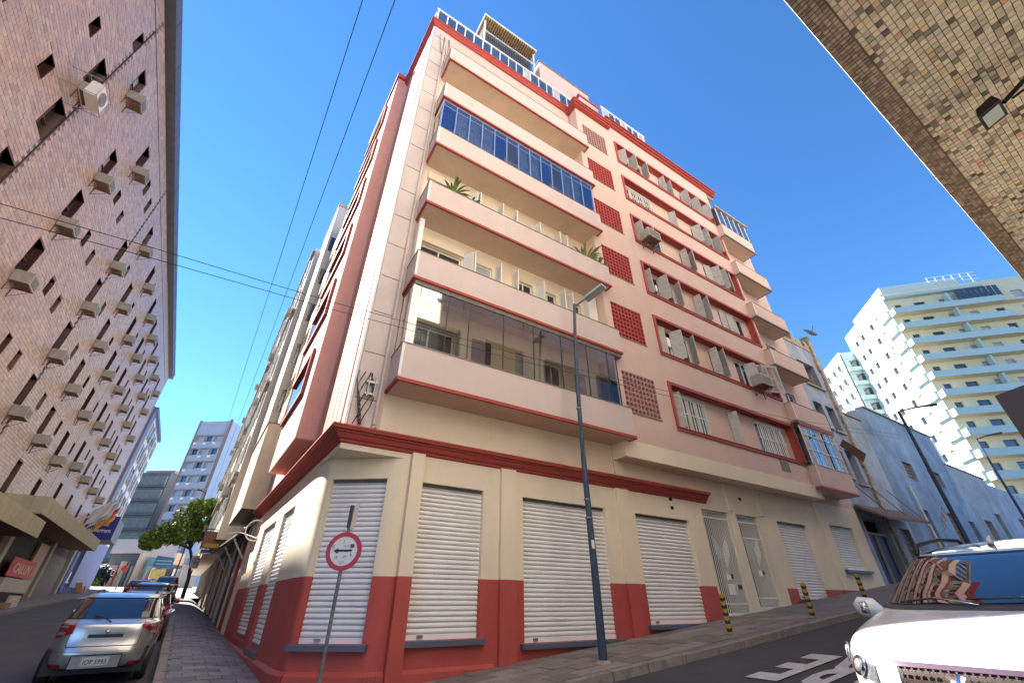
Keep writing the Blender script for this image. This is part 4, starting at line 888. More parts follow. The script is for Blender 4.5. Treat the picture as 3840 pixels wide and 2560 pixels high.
for r in range(6):
    z = 26.9-3.0*r-2.2; pn = MB('D').box(0.1, 6.9, -0.5, 0, z-0.45, z-0.1).build('ledge', dg_, g)
    for c in range(22): MB('D').box(0.15+0.31*c, 0.3+0.31*c, -0.35, -0.1, z, z+1.9).build('louvre_fin', lgt, pn)
MB('D').box(-1.6, 0.0, -0.2, 12, 4, 27.5).build('side_strip', white, g)
for zz, n_ in ((27.6, 0),): MB('D').box(-0.2, 6.9, 1, 2, 27.6, 28.3).build('roof_parapet', mat('brick_parapet', (0.35, 0.2, 0.15), 0.8, var=0.3), g)
k = farframe('M', -41.6, 98, 0)
g = thing('low_market_building', 'low pinkish market hall with flat beige roof slab at the end of the left street', 'building', 'M', (0, 0, 4))
MB('M').box(1.5, 6.2, 0, 8, 8.4, 10.4).build('roof_slab', mat('beige_slab', (0.55, 0.47, 0.42), 0.8, var=0.05), g); MB('M').box(1.5, 6.0, 0.6, 8, 3.5, 8.4).build('front', dg_, g)
MB('M').box(-1.5, 3.6, -1.0, 0.5, 2.5, 6.7).build('pink_wall', mat('salmon_stall', (0.72, 0.45, 0.36), 0.8, var=0.1), g)
for c in range(5): MB('M').box(-1.3+c*1.0, -1.2+c*1.0, -1.05, -1.01, 3.0, 6.5).build('wall_rib', woodb, g)
g = thing('market_stalls', 'jumble of pale stalls and shop fronts with blue awning behind the parked cars', 'building', 'M', (6, 0, 4))
for i in range(26):
    x = 3.6+i*0.42; MB('M').box(x, x+random.uniform(0.25, 0.42), random.uniform(-0.5, 1.5), 3, 3.2, random.uniform(5.2, 8.6)).build('stall_bay', [conc, dg_, white, tan, lgt, mat('teal_panel', (0.10, 0.25, 0.28), 0.6)][random.randrange(6)], g)
def board(name, lab, az0, az1, d, z0, z1, m, m2=None, cat='sign', post=True):
    p0, p1 = azp(az0, d), azp(az1, d); c = (p0+p1)/2; key = name+str(d)+str(az0); e = (p1-p0)/np.linalg.norm(p1-p0); FR[key] = (p0, e, np.array([-e[1], e[0]])); w_ = float(np.linalg.norm(p1-p0))
    t = thing(name, lab, cat, key, (w_/2, 0, gh(*c)))
    MB(key).box(0, w_, 0, 0.08, z0, z1).build('board', m, t)
    if post: MB(key).box(w_/2-0.06, w_/2+0.06, 0.1, 0.2, gh(*c)-0.2, z1-0.1).build('post', steel, t)
    return t, key, w_
t, key, w_ = board('street_sign', 'blue direction board above the parked cars', -37.35, -35.85, 70, 5.25, 6.35, mat('sign_blue', (0.03, 0.13, 0.30), 0.5)); 
for z in (5.65, 6.0): MB(key).box(0.2, w_-0.2, -0.02, -0.004, z-0.06, z+0.03).build('lettering', mat('sign_pale', (0.3, 0.45, 0.6), 0.5), t)
t, key, w_ = board('yellow_board', 'yellow notice board under the blue direction board', -37.3, -36.2, 69, 4.1, 5.05, mat('sign_yellow', (0.50, 0.45, 0.15), 0.6, var=0.3, vs=3)); MB(key).box(-0.08, 0, 0, 0.08, 4.05, 5.1).build('frame_edge', white, t)
t, key, w_ = board('round_sign', 'small red round sign at the far pavement edge on the left', -39.55, -39.25, 72, 5.0, 5.3, steel)
m_ = MB(key); m_.pts([(w_/2+0.3*math.cos(q*PI/8), -0.03, 5.15+0.3*math.sin(q*PI/8)) for q in range(16)], [tuple(range(16))]); m_.build('disc', mat('sign_red', (0.6, 0.02, 0.03), 0.5), t)

# ================================================================ RIGHT SIDE OF THE LEFT STREET (frame L, fronts at y = -n)
sandy = mat('sandy_render', (0.60, 0.49, 0.36), 0.85, var=0.14, vs=1.3, streak=0.6, bump=0.3); lt = mat('light_render', (0.62, 0.56, 0.49), 0.85, var=0.08, vs=1, streak=0.4); teal = mat('teal_strip', (0.09, 0.20, 0.24), 0.6, var=0.35, vs=2)
g = thing('grey_apartment_block', 'grey rendered apartment block just past the pink building with a dark balcony soffit', 'building', 'L', (21.6, -1.2, gL(22)))
MB('L').box(21.55, 29.5, -12, -1.96, -0.2, 24.4).build('body', lt, g)
MB('L').box(21.6, 27.0, -1.955, -1.20, 5.0, 8.75).build('box_balcony', sandy, g); MB('L').box(21.62, 26.9, -1.95, -1.22, 4.96, 4.995).build('balcony_soffit', concd, g); MB('L').box(21.58, 27.1, -1.955, -1.15, 8.755, 8.82).build('balcony_cap', capm, g)
MB('L').box(24.7, 29.5, -1.955, -1.3, 9.0, 27.0).build('upper_bay', lt, g); MB('L').box(24.6, 29.6, -1.95, -1.25, 27.0, 27.25).build('bay_cap', conc, g); MB('L').box(21.6, 24.6, -1.952, -1.7, 9.2, 23.5).build('recessed_bay', sandy, g)
for z in np.arange(10.5, 24, 3.0): MB('L').box(22.0, 24.2, -1.72, -1.69, z, z+1.4).build('window', glassd, g); MB('L').box(24.68, 24.698, -1.8, -1.45, z, z+1.3).build('side_window', glassd, g)
g = thing('long_apartment_terrace', 'long pale terrace of flats with teal strips and jutting air conditioners beyond the grey block', 'building', 'L', (29.6, -0.9, gL(30)))
for i, (a, b, n_, zt, m) in enumerate(((29.7, 40, 0.95, 26.5, lt), (40.2, 52, 0.8, 27, sandy), (52.2, 70, 0.75, 24.5, lt))):
    MB('L').box(a, b, -12, -n_, 4.6, zt).build('upper_wall', m, g); MB('L').box(a, b, -12, -1.96, 0, 4.6).build('shop_level', dimi, g)
    for j, z in enumerate(np.arange(6.2, zt-2, 3.0)):
        MB('L').box(a+0.6, b-0.6, -n_, -n_+0.02, z, z+1.3).build('teal_strip', teal, g)
        for x in np.arange(a+0.8, b-0.5, 1.9): MB('L').box(x, x+0.25, -n_, -n_+0.12, z-0.3, z+1.5).build('pier', white, g)
        if j % 2 == 0: MB('L').box(a, b, -n_, -n_+0.22, z+1.9, z+2.05).build('ledge', conc, g)
for i in range(12):
    v = 30.5+i*2.9; z = 7.0+(i*5 % 6)*3.0; nn = 0.95 if v < 40 else (0.8 if v < 52 else 0.75)
    MB('L').box(v, v+0.7, -nn, -nn+0.45, z, z+0.5).build('balcony_box', acm, g)
# shops along that pavement: each front a thing
cols_ = [((0.30, 0.035, 0.03), 'dark red', 21.7), ((0.05, 0.05, 0.12), 'navy', 24.4), ((0.35, 0.28, 0.18), 'tan', 27.4), ((0.10, 0.07, 0.06), 'dark brown', 30.3), ((0.45, 0.40, 0.32), 'pale stone', 33.4), ((0.03, 0.04, 0.10), 'dark blue', 36.6), ((0.45, 0.13, 0.07), 'orange red', 40.2), ((0.32, 0.25, 0.2), 'sandy', 44.0)]
for c_, nm, v in cols_:
    m = mat('shop_'+nm.replace(' ', '_'), c_, 0.6, var=0.25, vs=3); g_ = gL(v)
    t = thing('small_shop', '%s shop with folded shutters on the shaded left pavement' % nm, 'shop', 'L', (v, -1.95, g_), 'shop fronts along the left pavement')
    MB('L').box(v, v+0.35, -2.2, -1.86, g_-0.2, g_+3.6).build('post', sandy, t); MB('L').box(v+0.36, v+2.6, -2.1, -1.94, g_-0.2, g_+3.2).build('door', m, t); MB('L').box(v+0.36, v+2.6, -2.1, -1.80, g_+3.22, g_+3.75).build('fascia', conc, t)
    for q in range(7): MB('L').box(v+0.5+0.3*q, v+0.56+0.3*q, -1.94, -1.90, g_, g_+3.15).build('fold', m, t)
t = thing('awning', 'grey flat shop awning edge running above the shop fronts', 'awning', 'L', (24, -1.6, 3.9))
MB('L').pts([(21.8, -1.9, 4.6), (40, -1.9, 4.95), (40, -1.05, 4.55), (21.8, -1.35, 4.05), (21.8, -1.9, 4.52), (40, -1.9, 4.87), (40, -1.05, 4.47), (21.8, -1.35, 3.97)], [(0, 1, 2, 3), (4, 7, 6, 5), (3, 2, 6, 7), (0, 3, 7, 4), (1, 5, 6, 2)]).build('sheet', conc, t)
for v in (22.5, 26.5, 31): MB('L').tube([(v, -1.9, 3.2), (v, -1.35, 3.95)], 0.04, 6).build('strut', white, t)
t = thing('ring_sign', 'empty white ring of an old shop sign on a bent bracket below the cornice end', 'sign', 'L', (19.6, -1.7, 3.9))
for o_ in (0, 0.12): MB('L').tube([(19.6+o_, -1.80+0.33*math.cos(q*PI/14), 3.97+0.36*math.sin(q*PI/14)) for q in range(29)], 0.018, 6, caps=False).build('ring', white, t)
MB('L').tube([(19.7, -1.96, 3.85), (19.6, -1.9, 3.7), (20.4, -1.35, 3.95), (20.6, -1.0, 3.9)], 0.02, 6).build('bracket', white, t)
t = thing('box_sign', 'brown and yellow boarded sign with a navy edge sticking out over the left pavement', 'sign', 'L', (30, -0.6, 4.0))
MB('L').box(30.0, 30.12, -1.25, -0.42, 4.15, 5.0).build('board', woodb, t); MB('L').box(29.98, 30.14, -0.42, -0.36, 4.1, 5.08).build('edge', mat('navy_edge', (0.04, 0.04, 0.14), 0.5), t); MB('L').box(29.97, 29.995, -1.2, -0.5, 4.2, 4.4).build('yellow_band', mat('ochre', (0.4, 0.28, 0.06), 0.6), t)
MB('L').tube([(30.05, -1.9, 5.1), (30.05, -0.3, 5.1)], 0.03, 6).build('arm', black, t)
t = thing('box_sign', 'small blue light box under the boarded sign', 'sign', 'L', (30, -0.6, 3.9)); MB('L').box(29.98, 30.12, -0.88, -0.46, 3.93, 4.1).build('box', bm, t); MB('L').box(29.97, 30.13, -0.93, -0.41, 3.89, 3.925).build('frame', white, t)
t = thing('no_parking_sign', 'grey no parking plate on a thin post beside the far tree', 'sign', 'L', (45, -0.62, gL(45)))
MB('L').box(45, 45.03, -0.88, -0.28, 3.98, 4.88).build('plate', mat('plate_grey', (0.35, 0.33, 0.35), 0.6), t); MB('L').tube([(44.98, -0.58+0.2*math.cos(q*PI/8), 4.55+0.2*math.sin(q*PI/8)) for q in range(17)], 0.02, 5, caps=False).build('ring', black, t)
text_mb('park', 'L', lambda x, y: (44.97, -0.58-x*0.28, 4.55+y*0.3)).build('letter', black, t); MB('L').tube([(45.05, -0.62, gL(45)-0.1), (45.05, -0.58, 4.9)], 0.035, 6).build('post', black, t)

# ================================================================ RIGHT STREET, BEYOND THE PINK BUILDING (frame R, front w = 9.4)
oldw = mat('peeling_grey_wall', (0.34, 0.36, 0.42), 0.9, var=0.3, vs=0.9, bump=0.6, bs=20, streak=0.8, sp=0.12, spscale=2.5, spc=(0.10, 0.09, 0.09))
bluew = mat('faded_blue_wall', (0.20, 0.27, 0.36), 0.9, var=0.35, vs=0.6, bump=0.5, bs=20, streak=0.7, sp=0.16, spscale=1.6, spc=(0.09, 0.10, 0.12))
bluew2 = mat('grey_blue_wall', (0.30, 0.33, 0.36), 0.9, var=0.3, vs=0.6, bump=0.5, bs=20, streak=0.6, sp=0.10, spscale=1.4, spc=(0.16, 0.2, 0.26))
ston = mat('crumbling_stone', (0.38, 0.31, 0.24), 0.95, var=0.4, vs=5, bump=1.0, bs=12, sp=0.15, spscale=7, spc=(0.1, 0.08, 0.06))
g = thing('derelict_narrow_building', 'narrow crumbling grey building with broken blinds wedged against the pink block', 'building', 'R', (27.3, 9.4, gR(27)))
HD = [(26.0, 28.6, 2.3, 5.2), (26.0, 27.0, 7.2, 8.6), (27.4, 28.4, 7.0, 8.8), (26.0, 27.0, 9.9, 11.4), (27.4, 28.4, 9.9, 11.4), (26.2, 28.2, 12.6, 14.2)]
m_ = MB('R'); m_.holed(25.52, 28.95, 1.5, 15.4, HD, 9.42, 9.9); m_.quad((28.95, 9.42, 1.5), (28.95, 16, 1.5), (28.95, 16, 15.4), (28.95, 9.42, 15.4)); m_.build('wall', oldw, g); MB('R').box(25.52, 28.9, 10.0, 16, 1.5, 15.3).build('body', dark, g)
for i in range(16):
    z = 3.0+i*0.85; MB('R').box(28.75+random.uniform(-0.1, 0.1), 29.12+random.uniform(-0.05, 0.1), 9.28, 9.7, z, z+0.85).build('corner_stone', ston, g)
for i in range(9): MB('R').box(25.55+i*0.38, 25.55+i*0.38+0.36, 9.38, 10.2, 15.4, 15.5+random.uniform(0.1, 0.9)).build('broken_coping', ston, g)
for (a, b, z0, z1) in HD[1:]: 
    s_ = MB('R').box(a-0.1, b+0.1, 9.3, 9.41, z0-0.12, z0-0.02).build('window_sill', ston, g)
    MB('R').box(a, b, 9.8, 9.85, z0, z1-0.3).build('blind', [woodb, curt, dark][int(a*7) % 3], g)
MB('R').pts([(26.9, 9.35, 8.9), (28.6, 9.2, 8.2), (28.6, 8.9, 8.6), (26.9, 9.1, 9.2)], [(0, 1, 2, 3)]).build('torn_blind', woodb, g)
MB('R').box(26.05, 28.55, 9.7, 9.75, 2.3, 4.5).build('mesh_door', mat('navy_mesh', (0.025, 0.025, 0.05), 0.6, var=0.5, vs=20), g); MB('R').box(26.0, 28.6, 9.6, 9.69, 4.5, 4.6).build('door_transom', conc, g); MB('R').box(27.25, 27.3, 9.6, 9.69, 2.3, 4.5).build('door_bar', conc, g)
cn = thing('corrugated_canopy', 'sagging rusty canopy sheet over the doorway of the crumbling building', 'canopy', 'R', (27.5, 8.6, 5.5))
m_ = MB('R'); m_.pts([(25.6, 9.35, 5.75), (31.4, 9.35, 5.95), (31.0, 7.7, 5.15), (23.9, 7.9, 4.95), (25.6, 9.35, 5.62), (31.4, 9.35, 5.82), (31.0, 7.7, 5.05), (23.9, 7.9, 4.86)], [(0, 1, 2, 3), (4, 7, 6, 5), (3, 2, 6, 7), (0, 3, 7, 4), (1, 5, 6, 2)])
m_ = MB('R'); m_.pts([(25.6, 9.35, 5.75), (31.4, 9.35, 5.95), (31.0, 8.3, 5.25), (25.7, 8.3, 5.05), (25.6, 9.35, 5.62), (31.4, 9.35, 5.82), (31.0, 8.3, 5.13), (25.7, 8.3, 4.93)], [(0, 1, 2, 3), (4, 7, 6, 5), (3, 2, 6, 7), (0, 3, 7, 4), (1, 5, 6, 2)]); m_.build('sheet', rust, cn)
for x in (26.2, 28.4, 30.6): MB('R').tube([(x, 9.38, 7.0), (x, 8.4, 5.35)], 0.02, 5).build('stay_rod', rust, cn)
dish = thing('satellite_dish', 'round pale satellite dish on the crumbling roof edge', 'dish', 'R', (28.6, 9.3, 16.2))
m_ = MB('R'); P = []; 
for i in range(5):
    for q in range(16): r_ = 0.6*i/4; P.append((28.95+r_*math.cos(q*PI/8), 9.0+r_*0.5*math.sin(q*PI/8)-0.0, 16.6+0.25*(i/4)**2+0.45*r_*math.sin(q*PI/8)))
m_.pts(P, [(i*16+q, i*16+(q+1) % 16, (i+1)*16+(q+1) % 16, (i+1)*16+q) for i in range(4) for q in range(16)]); m_.smooth = True; m_.build('reflector', conc, dish)
MB('R').tube([(28.7, 9.5, 15.4), (28.8, 9.3, 16.5)], 0.04, 6).build('mast', rust, dish); MB('R').tube([(28.95, 9.0, 16.6), (28.9, 8.7, 17.2)], 0.02, 5).build('feed_arm', rust, dish)
g = thing('blue_warehouse', 'windowless old warehouse front in peeling blue and grey with small brown windows', 'building', 'R', (37, 9.4, gR(37)))
HB2 = [(35.4, 36.9, 8.25, 9.4), (39.5, 41.7, 8.4, 9.45), (38.9, 40.2, 4.8, 6.6), (34.4, 35.6, 4.2, 6.4), (30.0, 31.2, 3.3, 5.0), (42.5, 43.6, 4.8, 6.4)]
m_ = MB('R'); m_.holed(29.0, 31.6, 2, 11.3, HB2, 9.4, 9.75); m_.build('low_wall', bluew2, g)
m_ = MB('R'); m_.holed(33.0, 44.3, 2, 12.55, HB2, 9.4, 9.75); m_.quad((31.6, 9.9, 2), (33.0, 9.4, 2), (33.0, 9.4, 12.5), (31.6, 9.9, 12.1)); m_.quad((44.3, 9.4, 2), (44.3, 18, 2), (44.3, 18, 12.55), (44.3, 9.4, 12.55)); m_.build('wall', bluew, g)
MB('R').box(32.95, 44.4, 9.3, 9.8, 12.55, 12.65).build('coping', capm, g); MB('R').box(29.0, 31.7, 9.32, 9.8, 11.3, 11.4).build('coping', capm, g); MB('R').box(29.05, 44.2, 9.9, 18, 2, 11.2).build('body', dark, g)
for a, b, z0, z1 in HB2:
    w_ = MB('R').box(a, b, 9.6, 9.66, z0, z1).build('window', woodb, g)
    for q in range(5): MB('R').box(a, b, 9.55, 9.59, z0+0.1+q*(z1-z0)/5.5, z0+0.2+q*(z1-z0)/5.5).build('window_slat', mat('brown_slat', (0.26, 0.12, 0.07), 0.7, var=0.3), w_)
MB('R').tube([(34.6, 9.3, 2.9), (34.0, 9.25, 7.6)], 0.07, 8).build('down_pipe', lt, g)
for i in range(6): MB('R').box(37.0+i*0.28, 37.2+i*0.28, 9.36, 9.41, 5.4+0.2*i, 5.9+0.2*i).build('peeled_patch', [ston, capm][i % 2], g)
g = thing('low_grey_workshop', 'lower weathered grey and ochre workshop past the blue warehouse', 'building', 'R', (48, 9.4, gR(48)))
HW3 = [(46.5, 48.2, 5.4, 6.8), (57, 58.6, 6.0, 7.8), (50.2, 51.5, 5.2, 7.6)]
m_ = MB('R'); m_.holed(44.32, 53.0, 3, 10.5, HW3, 9.42, 9.8); m_.build('wall', bluew2, g); m_ = MB('R'); m_.holed(53.0, 75, 3, 10.2, HW3, 9.45, 9.8); m_.build('end_wall', oldw, g)
MB('R').box(44.3, 53.0, 9.33, 9.8, 10.5, 10.58).build('coping', capm, g); MB('R').box(44.4, 74.9, 9.85, 18, 3, 9.9).build('body', dimi, g)
for a, b, z0, z1 in HW3: MB('R').box(a, b, 9.7, 9.75, z0, z1).build('door', mat('orange_board', (0.35, 0.17, 0.08), 0.7), g)
g = thing('white_roofed_house', 'pale house with white side wall rising behind the workshop', 'building', 'R', (56, 14, gR(56)))
MB('R').pts([(49, 13, 4), (62, 13, 4), (62, 13, 16.6), (49, 13, 16.9), (49, 22, 4), (62, 22, 4), (62, 22, 15), (49, 22, 16.9)], [(0, 1, 2, 3), (1, 5, 6, 2), (4, 7, 6, 5), (0, 3, 7, 4), (3, 2, 6, 7)]).build('wall', white, g)
MB('R').box(47.2, 49, 13, 20, 4, 17.0).build('lavender_wall', mat('lavender_wall', (0.50, 0.47, 0.55), 0.8, var=0.1), g)
# ---- mint tower
aT = math.radians(14.2); A1 = np.array([math.sin(aT), math.cos(aT)]); A2 = np.array([math.cos(aT), -math.sin(aT)])
P0 = azp(48.35, 84.5); FR['T'] = (P0, A2, A1)                       # x along the shaded balcony face, y along the sunlit face
mint = mat('mint_band', (0.42, 0.52, 0.50), 0.7, var=0.06); mwall = mat('pale_mint_wall', (0.56, 0.60, 0.55), 0.7, var=0.05); yel = mat('pale_yellow_wall', (0.66, 0.58, 0.40), 0.8, var=0.08)
g = thing('mint_balcony_tower', 'tall mint green and white apartment tower with stepped balconies on the right skyline', 'building', 'T', (5, 5, 8))
ZT = [1.6+t*84.5 for t in (0.5457, 0.4808, 0.4447, 0.4117, 0.3765, 0.3412, 0.3065, 0.271, 0.236, 0.2011)]; flo = [43.0-3.0*i for i in range(13)]
HT = []
for i, z in enumerate(flo):
    for a, b in ((2.2, 3.2), (5.0, 6.6), (8.6, 9.6), (11.5, 12.7), (15, 16.2), (18.5, 20)): HT.append((a, b, z+0.5, z+1.9))
m_ = MB('T'); m_.holed(1.0, 24, 4, 47.5, HT, 1.3, 1.6); m_.build('shaded_wall', yel, g)
HS = [(b, b+1.0, z+0.7, z+1.9) for z in flo for b in (4.5, 6.6, 10.2, 12.6)]
FR['Tq'] = (P0, A1, -A2)
m_ = MB('Tq'); m_.holed(1.3, 15.8, 4, 47.5, HS, -1.0, -1.3); m_.build('sunlit_wall', mwall, g)
MB('T').box(1.3, 24, 1.6, 15.8, 4, 47.3).build('body', mwall, g)
for (a, b, z0, z1) in HT: MB('T').quad((a, 1.55, z0), (b, 1.55, z0), (b, 1.55, z1), (a, 1.55, z1)).build('window', glassd if (int(a*3+z0)) % 3 else curt, g)
for (a, b, z0, z1) in HS:
    MB('Tq').quad((a, -1.25, z0), (b, -1.25, z0), (b, -1.25, z1), (a, -1.25, z1)).build('window', glassd if int(a+z0) % 3 else yel, g)
for i, z in enumerate(flo):
    zz = z-0.35
    bl_ = MB('T').box(0.9, 24, 0.2, 1.295, zz-0.12, zz).build('balcony', yel, g)
    MB('T').box(0.0+0.9, 14.6 if i > 1 else 16, 0.0, 0.18, zz-0.12, zz+0.95).box(0.9, 1.0, 0.19, 1.29, zz-0.12, zz+0.95).build('parapet', mint, bl_)
    if i > 1: MB('T').box(14.62, 24, 0.35, 0.5, zz-0.12, zz+0.95).build('parapet', mint, bl_)
    MB('Tq').box(1.35, 15.8, -0.98, -0.90, zz-0.12, zz+0.1).build('string_course', mint, g)
    MB('Tq').box(1.35, 4.2, -0.98, -0.55, zz+0.12, zz+1.35).build('projecting_panel', mwall, g)
    MB('T').box(9.3, 9.6, 0.3, 1.29, zz, zz+2.8).build('divider', mint, g)
    if i % 2: MB('T').box(12.8+i*0.4, 13.5+i*0.4, 0.9, 1.29, zz+0.1, zz+0.7).build('balcony_unit', acm, g)
MB('T').box(1.6, 13.0, 1.5, 12, 47.3, 49.0).build('roof_house', mwall, g); MB('T').box(0.9, 15, 0.5, 1.3, 46.0, 46.5).build('roof_band', mint, g)
for i in range(8): MB('T').box(10.6+i*0.75, 11.2+i*0.75, 0.35, 0.4, 43.6, 45.8).build('sunroom_pane', glassd, g)
rr = MB('T'); 
for x in np.arange(9, 16, 1.2): rr.tube([(x, 1.4, 47.5), (x, 1.4, 49.6)], 0.04, 4)
for z in (48.2, 48.9, 49.6): rr.tube([(9, 1.4, z), (16, 1.4, z)], 0.03, 4)
rr.build('roof_railing', white, g)
Pw = azp(42.44, 97); FR['V'] = (Pw, A2, A1); FR['Vq'] = (Pw, A1, -A2)
g = thing('mint_tower_wing', 'lower mint and white rear wing left of the stepped balcony tower', 'building', 'V', (2, 4, 8))
HV = [(b, b+0.9, z+0.6, z+1.8) for z in [40.2-3*i for i in range(10)] for b in (1.2, 3.6, 6.4)]
m_ = MB('Vq'); m_.holed(0, 9.8, 4, 44.2, HV, 0, 0.3); m_.build('sunlit_wall', mwall, g); MB('V').box(0.3, 4.5, 0.01, 9.7, 4, 44.1).build('body', mint, g)
for (a, b, z0, z1) in HV: MB('Vq').quad((a, -0.25, z0), (b, -0.25, z0), (b, -0.25, z1), (a, -0.25, z1)).build('window', glassd, g)
for i in range(10):
    z = 40.2-3*i; MB('V').box(0.3, 4.5, -0.5, 0.0, z-0.4, z+0.4).build('balcony', mint, g); MB('V').box(1.2, 3.6, -0.02, 0.005, z+0.5, z+2.0).build('window', glassd, g); MB('Vq').box(0, 9.8, 0.0, 0.06, z-0.4, z-0.1).build('string_course', mint, g)
# ---- building the camera stands under: mosaic soffit, upper storeys behind the lens
g = thing('mosaic_soffit_building', 'overhanging upper storey with underside of tiny beige and dark mosaic tiles', 'building', 'R', (3, -1, gR(3)))
ZSF = 4.6
MB('R').box(-4, 34, -8, -0.03, ZSF+0.012, ZSF+0.3).build('slab', mosg, g)
mt = MB('R'); P = []; F = []; T = []; near = []
tx, ty = 0.044, 0.034
pal = [((1.12, 1.10, 1.06), 5), ((1.0, 0.98, 0.95), 5), ((0.82, 0.82, 0.80), 3.0), ((1.15, 0.98, 0.72), 1.2), ((0.60, 0.58, 0.52), 1.5), ((0.34, 0.32, 0.32), 1.2), ((0.18, 0.15, 0.15), 0.7), ((0.95, 0.66, 0.55), 0.8), ((0.75, 0.86, 0.80), 0.8), ((1.02, 0.95, 0.95), 1.4)]
pc = [p[0] for p in pal]; pw = [p[1] for p in pal]
def mosbox(a0, a1, b0, b1, dz): return [(a0, b0, ZSF+0.012), (a1, b0, ZSF+0.012), (a1, b1, ZSF+0.012), (a0, b1, ZSF+0.012), (a0, b0, ZSF-0.004+dz), (a1, b0, ZSF-0.004+dz), (a1, b1, ZSF-0.004+dz), (a0, b1, ZSF-0.004+dz)]
lst = []
for i in range(int(9.0/tx)):
    for j in range(int(2.9/ty)):
        a0 = 0.8+i*tx; b1 = -0.13-j*ty; lst.append((a0+0.002, a0+tx-0.002, b1-ty+0.002, b1-0.002, random.uniform(-0.002, 0.002)))
cand = []
for i, t in enumerate(lst):
    p = W('R', t[0], t[2], ZSF); dx, dy, dz = p.x, p.y, p.z-1.6; F_ = dy*math.cos(0.5639)+dz*math.sin(0.5639)
    if F_ <= 0.1: continue
    U_ = -dy*math.sin(0.5639)+dz*math.cos(0.5639); px_ = 1920+1555*dx/F_; py_ = 1280-1555*U_/F_
    if 2950 < px_ < 3835 and 5 < py_ < 1100: cand.append((F_, i))
cand.sort(); sel = {i for _, i in cand[:290]}
clus = {}
for i, t in enumerate(lst):
    c = random.choices(pc, pw)[0]; j = random.gauss(1, 0.05); c = (c[0]*j, c[1]*j, c[2]*j, 1)
    if i in sel: m_ = MB('R'); m_.pts(mosbox(*t), QF); m_.tint = [c]*8; m_.build('mosaic_tile', mosm, g)
    else: k = len(P); P += mosbox(*t); F += [tuple(k+q for q in f) for f in QF]; T += [c]*8
mt.pts(P, F); mt.tint = T; mt.build('mosaic_tiles', mosm, g, kind='stuff')
edg = MB('R'); P = []; F = []; T = []                               # darker edge strip of smaller tiles standing proud
for i in range(int(12/0.03)):
    for j in range(4):
        a0 = -0.5+i*0.03; b1 = -0.012-j*0.029; k = len(P); P += [(a0+0.002, b1-0.026, ZSF+0.01), (a0+0.027, b1-0.026, ZSF+0.01), (a0+0.027, b1, ZSF+0.01), (a0+0.002, b1, ZSF+0.01)] + [(a0+0.002, b1-0.026, ZSF-0.028), (a0+0.027, b1-0.026, ZSF-0.028), (a0+0.027, b1, ZSF-0.028), (a0+0.002, b1, ZSF-0.028)]
        F += [tuple(k+q for q in f) for f in QF]; c = random.uniform(0.25, 0.7); T += [(c, c*0.82, c*0.75, 1)]*8
edg.pts(P, F); edg.tint = T; edg.build('edge_tiles', mosm, g, kind='stuff')
MB('R').box(-4, 34, -0.135, -0.008, ZSF-0.022, ZSF+0.011).build('edge_strip', mat('edge_grout', (0.16, 0.11, 0.09), 0.9), g)
HO = [(a, a+2.6, z, z+1.7) for a in np.arange(-3, 33, 4.0) for z in np.arange(6.2, 28, 3.05)]
m_ = MB('R'); m_.holed(-4, 34, ZSF+0.31, 29, HO, -0.04, -0.3); m_.build('front_wall', mat('beige_stone', (0.78, 0.70, 0.58), 0.85, var=0.1, streak=0.3), g); MB('R').box(-4, 34, -8, -0.31, ZSF+0.31, 29).build('body', dimi, g)
for (a, b, z0, z1) in HO: MB('R').box(a, b, -0.28, -0.25, z0, z1).build('window', glassd if int(a+z0) % 2 else white, g)
MB('R').box(-4, 34, -8, -5.6, -0.6, ZSF).build('recessed_ground_floor', conc, g)
# floodlight on the soffit
t = thing('floodlight', 'small black framed floodlight on an arm under the mosaic soffit', 'lamp', 'R', (3.6, -0.45, 4.6))
FL = MB('R').pts([(3.40, -0.33, 4.30), (3.58, -0.33, 4.30), (3.58, -0.45, 4.33), (3.40, -0.45, 4.33), (3.42, -0.35, 4.38), (3.56, -0.35, 4.38), (3.56, -0.44, 4.41), (3.42, -0.44, 4.41)], [(0, 3, 2, 1), (4, 5, 6, 7), (0, 1, 5, 4), (1, 2, 6, 5), (2, 3, 7, 6), (3, 0, 4, 7)])
FL.build('housing', black, t); MB('R').pts([(3.425, -0.345, 4.297), (3.555, -0.345, 4.297), (3.555, -0.435, 4.3225), (3.425, -0.435, 4.3225)], [(0, 1, 2, 3)]).build('lens', mat('lens_pale', (0.6, 0.65, 0.58), 0.3), t)
MB('R').tube([(3.49, -0.46, 4.36), (3.5, -0.56, 4.42), (3.5, -0.74, 4.5), (3.5, -0.78, 4.6)], 0.014, 6).build('arm', black, t); MB('R').box(3.42, 3.6, -0.9, -0.7, 4.53, 4.597).build('mount', black, t)
MB('R').tube([(3.5, -0.5, 4.36), (3.45, -0.6, 4.34), (3.52, -0.7, 4.5), (3.46, -0.75, 4.58)], 0.008, 5).build('cable', black, t)
